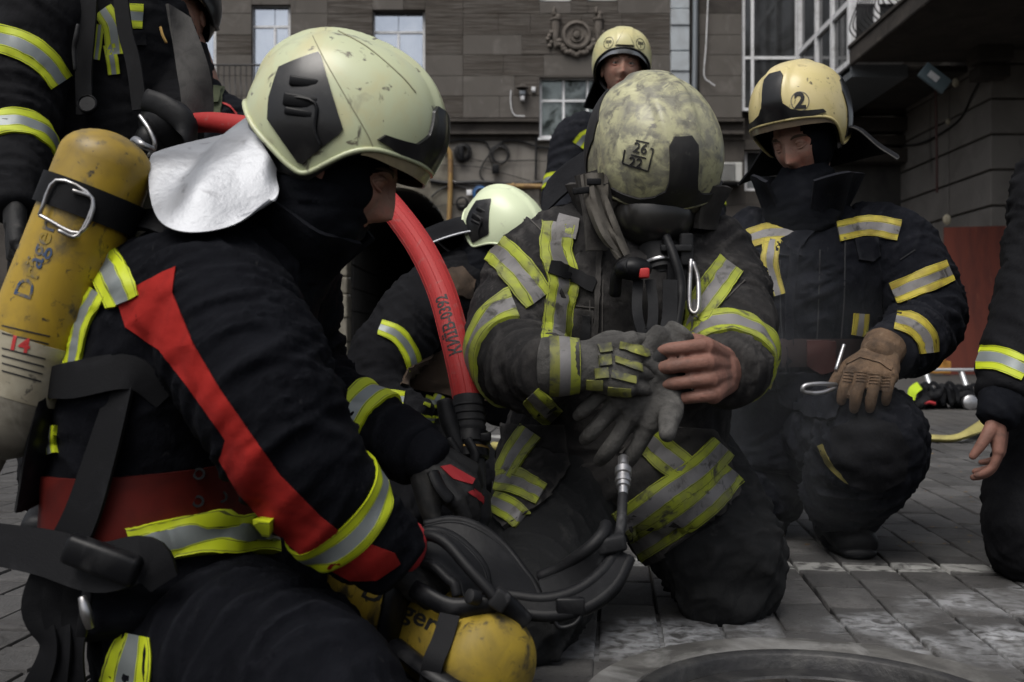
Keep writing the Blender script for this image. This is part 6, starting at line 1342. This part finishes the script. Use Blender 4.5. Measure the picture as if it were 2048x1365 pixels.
f3.patch([(402, 172), (446, 176), (442, 236), (400, 234)], olive, f3.jb, .012, .020, 'shoulder_pouch'); f3.patch([(408, 174), (440, 178), (436, 208), (404, 205)], olive, f3.jb, .022, .010, 'pouch_flap')
q = MB(); tape(q, f3.jb, [(444, 206), (460, 214), (472, 228), (478, 246)], 3, .006, R=[-1, 1], M=[0]); q.build('piping', ink_red, f3.jacket) if q.v else None
h3c = P(362, 8, 3.55); M3 = Rm(172, 6, 4)
hel3, hb3, W3, s3 = helmet(f3.root, h3c, M3, 'C', helm_black, helm_black, visor_tan, 1.02, front=False)
q = MB()
for z in (.030, .042): q.sweep([W3(s3.pt(math.radians(a), z+.02*math.cos(math.radians(a)), 1.005)) for a in range(-110, 111, 10)], .003, 6, sub=3)
q.build('pale_band', lime, hel3)
hd3 = h3c+M3 @ Vector((0, .010, -.052)); q = MB(); add_head(q, hd3, M3, 1.02); q.sweep([hd3+M3 @ Vector((0, -.02, -.06)), P(392, 130, 3.62), P(400, 220, 3.64)], [.058, .062, .10], 16, sub=4); f3.part(q, 'body', SKINS)
for sg_ in (-1, 1): a = Vector((P(400+sg_*55, 0, 3.65).x, 3.65, 0)); boot(f3.root, a, a+Vector((sg_*.05, -.25, 0)), rubber, .2)

# ================================================================== person cut by the right edge
f8 = Figure('person kneeling at the edge, only a black sleeve, bare hand and knee in view', (P(2200, 1165, 2.4).x, 2.4, 0))
T8 = [(2240, 800, 2.55, .20, .17), (2250, 650, 2.54, .20, .16), (2260, 480, 2.52, .22, .16), (2270, 340, 2.5, .22, .14), (2275, 250, 2.49, .12, .10), (2278, 200, 2.48, .08, .08)]
f8.torso([(P(u, v, Y), w, d) for u, v, Y, w, d in T8], (1, .3, 0))
J1 = f8.arm(L((2200, 330, 2.46, .10), (2140, 370, 2.40, .112), (2105, 520, 2.34, .102), (2065, 660, 2.28, .090), (2035, 740, 2.24, .080), (2010, 800, 2.20, .060)))
J2 = f8.arm(L((2340, 330, 2.5, .10), (2390, 400, 2.5, .10), (2400, 560, 2.45, .09), (2350, 700, 2.35, .07)))
f8.leg(L((2230, 780, 2.55, .15), (2160, 860, 2.42, .14), (2090, 980, 2.34, .125), (2075, 1085, 2.32, .105), (2090, 1100, 2.55, .085), (2120, 1060, 2.85, .075)))
f8.leg(L((2300, 780, 2.55, .15), (2350, 900, 2.4, .13), (2370, 1060, 2.3, .10), (2380, 1100, 2.5, .085)))
f8.finish(black_cloth, black_cloth, vox=.009, amp=.006, jamp=.006, seed=25.)
f8.tape([(1955, 715), (2000, 718), (2052, 740)], [48, 50, 48], TY)
q = MB(); q.sweep([P(2020, 775, 2.22), P(2002, 815, 2.19), P(1992, 838, 2.175)], [.060, .050, .040], 18, sub=4); solid(q, .006, 'knit_cuff', hood_cloth, f8.root, 2, (([(P(2020, 775, 2.22), P(1992, 838, 2.175))],), dict(amp=.003, f=30)))
q = MB(); hand(q, P(2000, 824, 2.195), (-.04, -.06, -1), (.85, -.50, .0), 1, [(.35, .5, .3), (.4, .55, .3), (.45, .6, .3), (.5, .6, .3)], (.35, .6, .4), 1.0, 1.02); solid(q, .003, 'hand', skin_hand, f8.root, 2)
h8c = P(2300, 60, 2.46); helmet(f8.root, h8c, Rm(120, 15), 'B', cream, helm_black, visor_tan, 1.0)
hd8 = h8c+Rm(120, 15) @ Vector((0, .006, -.055)); q = MB(); add_head(q, hd8, Rm(120, 15), 1.0); q.sweep([hd8+Vector((0, 0, -.07)), P(2282, 220, 2.48), P(2275, 300, 2.5)], [.055, .06, .10], 16, sub=4); f8.part(q, 'body', SKINS)

# ================================================================== far worker in the passage
f9 = thing('person', 'tiny far-off person in orange helmet inside the dark passage', 'person', P(777, 0, 42)*1.0); f9.location.z = 0
q = MB(); xb = P(777, 0, 42).x
q.sweep([(xb, 42, .9), (xb, 42, 1.15), (xb, 42, 1.4), (xb, 42, 1.5)], [(.17, .11), (.16, .11), (.20, .12), (.07, .07)], 14, side=(1, 0, 0), sub=4)
for sg_ in (-1, 1):
    q.sweep([(xb+sg_*.16, 42, 1.40), (xb+sg_*.25, 42, 1.12), (xb+sg_*.22, 41.85, .88)], [.055, .048, .036], 10, sub=4); q.sweep([(xb+sg_*.09, 42, .95), (xb+sg_*.10, 42, .5), (xb+sg_*.10, 42, .05)], [.085, .07, .05], 10, sub=4)
solid(q, .025, 'overalls', navy, f9); q = MB(); add_head(q, (xb, 42, 1.62), Rm(180), 1.0); q.build('body', SKINS, f9)
q = MB(); shl = Shell(RIM_C, crest=.004); vv_, ff_, nn_ = shl.grid(1, None, 40, 10); q.add([Vector((xb, 42, 1.70))+Rm(180) @ p for p in vv_], ff_); q.build('helmet', mat('helmet_orange', (.55, .10, .02), .5), f9)
# ================================================================== red hose with its black branch pipe
hp = [P(300, 262, 2.95), P(395, 246, 2.75), P(470, 250, 2.62), P(600, 275, 2.45), P(700, 330, 2.30), P(770, 400, 2.15), P(835, 485, 2.02), P(880, 575, 1.93), P(908, 670, 1.86), P(926, 745, 1.82), P(937, 805, 1.80)]
hz = thing('fire_hose', 'thick red fire hose arching down to a black branch pipe', 'hose', P(937, 1090, 1.75))
q = MB(); q.sweep(hp, .0272, 40, sub=10, round_=0); hs = q.build('hose', hose_red, hz); hbv = bvh_of(hs.data)
cpath = catmull([tuple(p) for p in hp], 24)
def hose_frame(s):      # s metres back from the coupling
    d = 0
    for k in range(len(cpath)-1, 0, -1):
        l = np.linalg.norm(cpath[k]-cpath[k-1])
        if d+l >= s: t = (s-d)/l; p = cpath[k]*(1-t)+cpath[k-1]*t; return Vector(p), Vector(cpath[k-1]-cpath[k]).normalized()
        d += l
    return Vector(cpath[0]), Vector(cpath[0]-cpath[1]).normalized()
def hose_text(body, s0, size, side_ang):
    V2, F2 = text2d(body, size, .0006); x0 = min(v[0] for v in V2); top = []; ns_ = []
    for x, y in V2:
        p, t = hose_frame(s0+(x-x0)*.82); to = (CAM-p); to = (to-t*to.dot(t)).normalized(); sd_ = t.cross(to)
        a = side_ang+y/.0272; n = to*math.cos(a)-sd_*math.sin(a); top.append(p+n*.0279); ns_.append(n)
    q = MB(); skin_patch(q, V2, F2, top, ns_, .0008); q.build('lettering', ink_black, hs)
hose_text('КИЇВ-0392', .085, .034, .15)
q = MB()     # woven ribs running along the hose
for k in range(14):
    a = 2*math.pi*k/14; pts = []
    for s in np.linspace(.01, .9, 40):
        p, t = hose_frame(s); x = t.orthogonal(); up = Vector((0, 1, 0)); x = (up-t*up.dot(t)).normalized(); y = t.cross(x); pts.append(p+(x*math.cos(a)+y*math.sin(a))*.0270)
    q.sweep(pts, .0010, 5, sub=2, round_=0)
q.build('weave_ribs', hose_red, hs)
n0 = P(937, 800, 1.80); n1 = P(944, 1010, 1.735); na = (n1-n0).normalized()
q = MB(); q.lathe([(.0285, -.005), (.0290, .0), (.0290, .050), (.0300, .052), (.0300, .056), (.0290, .058), (.0290, .064)], n0, na, 36, cap=False); q.build('hose_sleeve', rubber_dusty, hz, smooth='auto')
q = MB()
for k in range(3): q.lathe([(.0292, 0), (.0304, .0012), (.0304, .0035), (.0292, .0048)], n0+na*(.012+k*.014), na, 36, cap=False)
q.build('binding', rubber, hz)
q = MB(); q.lathe([(.027, .060), (.034, .062), (.036, .070), (.036, .082), (.031, .085), (.031, .092), (.034, .094), (.034, .108), (.029, .112)], n0, na, 36, cap=False)
for k in range(3):
    a = k*2.1+.4; x = na.orthogonal().normalized(); y = na.cross(x); dd = x*math.cos(a)+y*math.sin(a); q.box(n0+na*.076+dd*.036, (.010, .010, .008), None, 0, .003)
q.build('coupling', plastic_black, hz, smooth='auto')
q = MB(); q.lathe([(.0335, 0), (.0345, .001), (.0345, .004), (.0335, .005)], n0+na*.090, na, 36, cap=False); q.build('brass_ring', brass, hz)
q = MB(); q.lathe([(.026, .110), (.0262, .165), (.033, .172), (.034, .215), (.030, .222), (.024, .23), (.023, .33), (.026, .334), (.026, .36), (.016, .362)], n0, na, 36); q.build('branch_pipe', rubber_dusty, hz, smooth='auto')
q = MB(); q.sweep([P(888, 802, 1.765), P(898, 845, 1.755), P(916, 890, 1.745), P(928, 905, 1.745)], [(.011, .014), (.012, .016), (.010, .012), (.008, .010)], 12, sub=5); q.build('bale_handle', rubber, hz)
q = MB(); q.sweep([P(896, 880, 1.74), P(912, 905, 1.735), P(925, 935, 1.735)], [(.007, .010)]*3, 10, sub=5); q.sweep([P(935, 880, 1.73), P(950, 910, 1.72), P(942, 940, 1.72)], [(.006, .009)]*3, 10, sub=5); q.build('valve_lever', rubber, hz)

# ================================================================== breathing apparatus lying on the setts
bb = thing('breathing_apparatus', 'yellow air cylinder lying on the setts under a black padded harness', 'air cylinder', P(930, 1400, 1.5))
ca_ = P(770, 1200, 1.62); cb_ = P(940, 1306, 1.40); ax = (cb_-ca_).normalized(); R0 = .072
ca_.z = max(ca_.z, R0+.004); 
Lc = .40; st = cb_-ax*(Lc-.05)
dome = [(R0*math.cos(a), R0*.66*math.sin(a)) for a in np.linspace(0, math.pi/2-.02, 9)]
prof = [(.012, -.09), (.02, -.085), (.022, -.05), (R0*.7, -.03), (R0*.93, -.012), (R0, .01), (R0, Lc*.3), (R0, Lc*.6), (R0, Lc)]+[(r, Lc+h) for r, h in dome[1:]]
q = MB(); q.lathe(prof, st, ax, 48); cyl2 = q.build('cylinder', yellow_dirty, bb); cb2 = bvh_of(cyl2.data)
q = MB(); text_px(q, cb2, 'Dräger', (800, 1215), 52, 27, .001, .8, 1.1); q.build('lettering', ink_black, cyl2)
q = MB(); q.lathe([(R0+.001, -.022), (R0+.005, -.022), (R0+.005, .022), (R0+.001, .022)], st+ax*(Lc*.60), ax, 44, cap=False); q.build('cylinder_strap', strap_black, bb)
def padband(name, pts, w, nv, th, m_):
    q = MB(); q.ribbon(pts, w, nv, th, 8, rows=5); o = q.build(name, m_, bb)
    c = catmull([tuple(p) for p in pts], 4); T = np.gradient(c, axis=0); N_ = catmull([tuple(x) for x in nv], 4); W_ = catmull([[x] for x in w], 4)[:, 0]
    for sg_ in (-1, 1):
        q = MB(); e = []; e2 = []
        for k in range(len(c)):
            sd_ = nrm(np.cross(T[k], N_[k])); nn = nrm(N_[k]); e.append(c[k]+sd_*W_[k]*.5*sg_); e2.append(c[k]+sd_*W_[k]*.40*sg_+nn*th*.5)
        q.sweep(e, th*.62, 8, sub=2); q.build('binding', rubber, o); q = MB(); q.sweep(e2, .0011, 5, sub=2, round_=0); q.build('stitching', rubber_dusty, o)
    return o
padband('hip_belt', [P(800, 1180, 1.46), P(812, 1118, 1.44), P(845, 1096, 1.43), P(890, 1105, 1.425), P(935, 1150, 1.41), P(945, 1190, 1.40)], [.05, .055, .060, .070, .075, .07], [(-1, -.3, .2), (-.8, -.4, .5), (-.2, -.6, .8), (.5, -.6, .7), (.8, -.6, .2), (.8, -.6, -.1)], .012, rubber)
padband('hip_belt', [P(850, 1085, 1.52), P(910, 1085, 1.52), P(970, 1120, 1.50), P(1020, 1175, 1.46), P(1060, 1225, 1.43)], [.06, .075, .085, .080, .05], [(0, -.8, .6), (.1, -.8, .6), (.5, -.8, .5), (.6, -.8, .4), (.5, -.8, .4)], .012, rubber)
padband('shoulder_pad', [P(1090, 1195, 1.46), P(1150, 1175, 1.455), P(1200, 1140, 1.455), P(1222, 1100, 1.47), P(1218, 1072, 1.49)], [.060, .068, .075, .070, .050], [(.1, -1, .5), (.2, -1, .3), (.5, -1, .1), (.8, -.8, -.1), (.9, -.6, -.2)], .016, rubber_dusty)
padband('shoulder_pad', [P(1010, 1205, 1.42), P(1090, 1215, 1.405), P(1160, 1200, 1.41), P(1215, 1160, 1.43), P(1246, 1110, 1.46)], [.020, .022, .026, .026, .020], [(0, -1, .4)]*5, .016, rubber)
q = MB(); q.sweep([P(830, 1098, 1.41), P(850, 1072, 1.40), P(890, 1085, 1.385), P(940, 1140, 1.36), P(990, 1195, 1.345), P(1002, 1215, 1.35)], .0082, 14, sub=8); q.build('carry_handle', rubber, bb)
q = MB(); q.sweep([P(800, 1160, 1.42), P(840, 1185, 1.38), P(900, 1215, 1.36), P(960, 1212, 1.355), P(1005, 1205, 1.36), P(1050, 1245, 1.37)], [(.014, .009)]*6, 12, side=(0, 0, 1), sub=6); q.build('frame_rail', plastic_black, bb)
q = MB(); q.sweep([P(775, 1280, 1.42), P(790, 1200, 1.40), P(800, 1140, 1.42), P(812, 1100, 1.45)], [(.028, .012)]*4, 12, side=(.5, 1, 0), sub=6); q.sweep([P(790, 1290, 1.38), P(860, 1345, 1.32), P(930, 1385, 1.30)], [(.014, .010)]*3, 10, sub=5); q.build('back_frame', plastic_black, bb)
q = MB(); q.ribbon([P(900, 1230, 1.345), P(885, 1280, 1.325), P(865, 1330, 1.31), P(855, 1400, 1.32)], .028, (-.2, -1, .3), .004, 6); q.build('cylinder_strap_tail', strap_black, bb)
q = MB(); q.lathe([(.007, 0), (.010, .003), (.010, .018), (.007, .02)], P(958, 1198, 1.345), (-.6, -.5, .3), 16); q.box(P(1000, 1200, 1.345), (.012, .010, .014), Matrix.Rotation(.6, 3, 'Y'), 0, .004); q.build('clip', rubber_dusty, bb)
q = MB(); q.sweep([P(1105, 1232, 1.40), P(1120, 1255, 1.395), P(1150, 1248, 1.395), P(1162, 1225, 1.40), P(1140, 1216, 1.40), P(1105, 1232, 1.40)], .004, 8, sub=6); q.box(P(1140, 1212, 1.40), (.020, .008, .012), None, 0, .003); q.build('buckle', plastic_black, bb)
q = MB(); q.sweep([P(1230, 1085, 1.46), P(1241, 1060, 1.48), P(1244, 1020, 1.50), P(1246, 985, 1.52)], [.0085, .0080, .0078, .0078], 14, sub=6); q.build('pressure_hose', rubber_dusty, bb)
q = MB(); q.box(P(1222, 1088, 1.455), (.022, .014, .012), Matrix.Rotation(-.2, 3, 'Y'), 0, .005); q.build('hose_clamp', rubber_dusty, bb)
cp = P(1246, 990, 1.515); cd = (P(1247, 880, 1.60)-cp).normalized(); q = MB(); q.lathe([(.0075, 0), (.0075, .014), (.0105, .015), (.0105, .022), (.0125, .023), (.0125, .030), (.0105, .031), (.0105, .038), (.0130, .040), (.0130, .052), (.0100, .054), (.0085, .060), (.0085, .075), (.006, .078)], cp, cd, 24); q.build('coupling', steel, bb, smooth='auto')

# ------------------------------------------------------------------ thin smoke drifting round the kneeling figures
def smoke(c, r, dens, name='smoke'):
    q = MB(); q.ell(c, r, None, 24, 16); me_ = q.mesh(name); m = bpy.data.materials.new('smoke_air'); m.use_nodes = True; N = m.node_tree.nodes; L = m.node_tree.links; N.remove(N['Principled BSDF'])
    pv_ = N.new('ShaderNodeVolumePrincipled'); pv_.inputs['Color'].default_value = (.75, .78, .80, 1); pv_.inputs['Anisotropy'].default_value = .2
    g = N.new('ShaderNodeNewGeometry'); mp = N.new('ShaderNodeMapping'); mp.inputs['Location'].default_value = [-c[i]/r[i] for i in range(3)]; mp.inputs['Scale'].default_value = [1/x for x in r]; L.new(g.outputs['Position'], mp.inputs['Vector'])
    ln_ = N.new('ShaderNodeVectorMath'); ln_.operation = 'LENGTH'; L.new(mp.outputs['Vector'], ln_.inputs[0])
    fall = N.new('ShaderNodeMapRange'); fall.inputs['From Min'].default_value = 1.0; fall.inputs['From Max'].default_value = .2; L.new(ln_.outputs['Value'], fall.inputs['Value'])
    t = N.new('ShaderNodeTexNoise'); t.inputs['Scale'].default_value = 3.2; t.inputs['Detail'].default_value = 3; t.inputs['Distortion'].default_value = 1.2; L.new(g.outputs['Position'], t.inputs['Vector'])
    rr = N.new('ShaderNodeMapRange'); rr.inputs['From Min'].default_value = .40; rr.inputs['From Max'].default_value = .70; L.new(t.outputs['Fac'], rr.inputs['Value'])
    a = N.new('ShaderNodeMath'); a.operation = 'MULTIPLY'; L.new(fall.outputs['Result'], a.inputs[0]); L.new(rr.outputs['Result'], a.inputs[1]); b = N.new('ShaderNodeMath'); b.operation = 'MULTIPLY'; b.inputs[1].default_value = dens; L.new(a.outputs[0], b.inputs[0])
    L.new(b.outputs[0], pv_.inputs['Density']); L.new(pv_.outputs['Volume'], N['Material Output'].inputs['Volume'])
    o = link(name, me_, m); tag(o, kind='stuff'); return o
smoke(P(1500, 800, 2.35), (.42, .28, .50), .75)
scene.cycles.volume_step_rate = 2.0; scene.cycles.volume_max_steps = 64
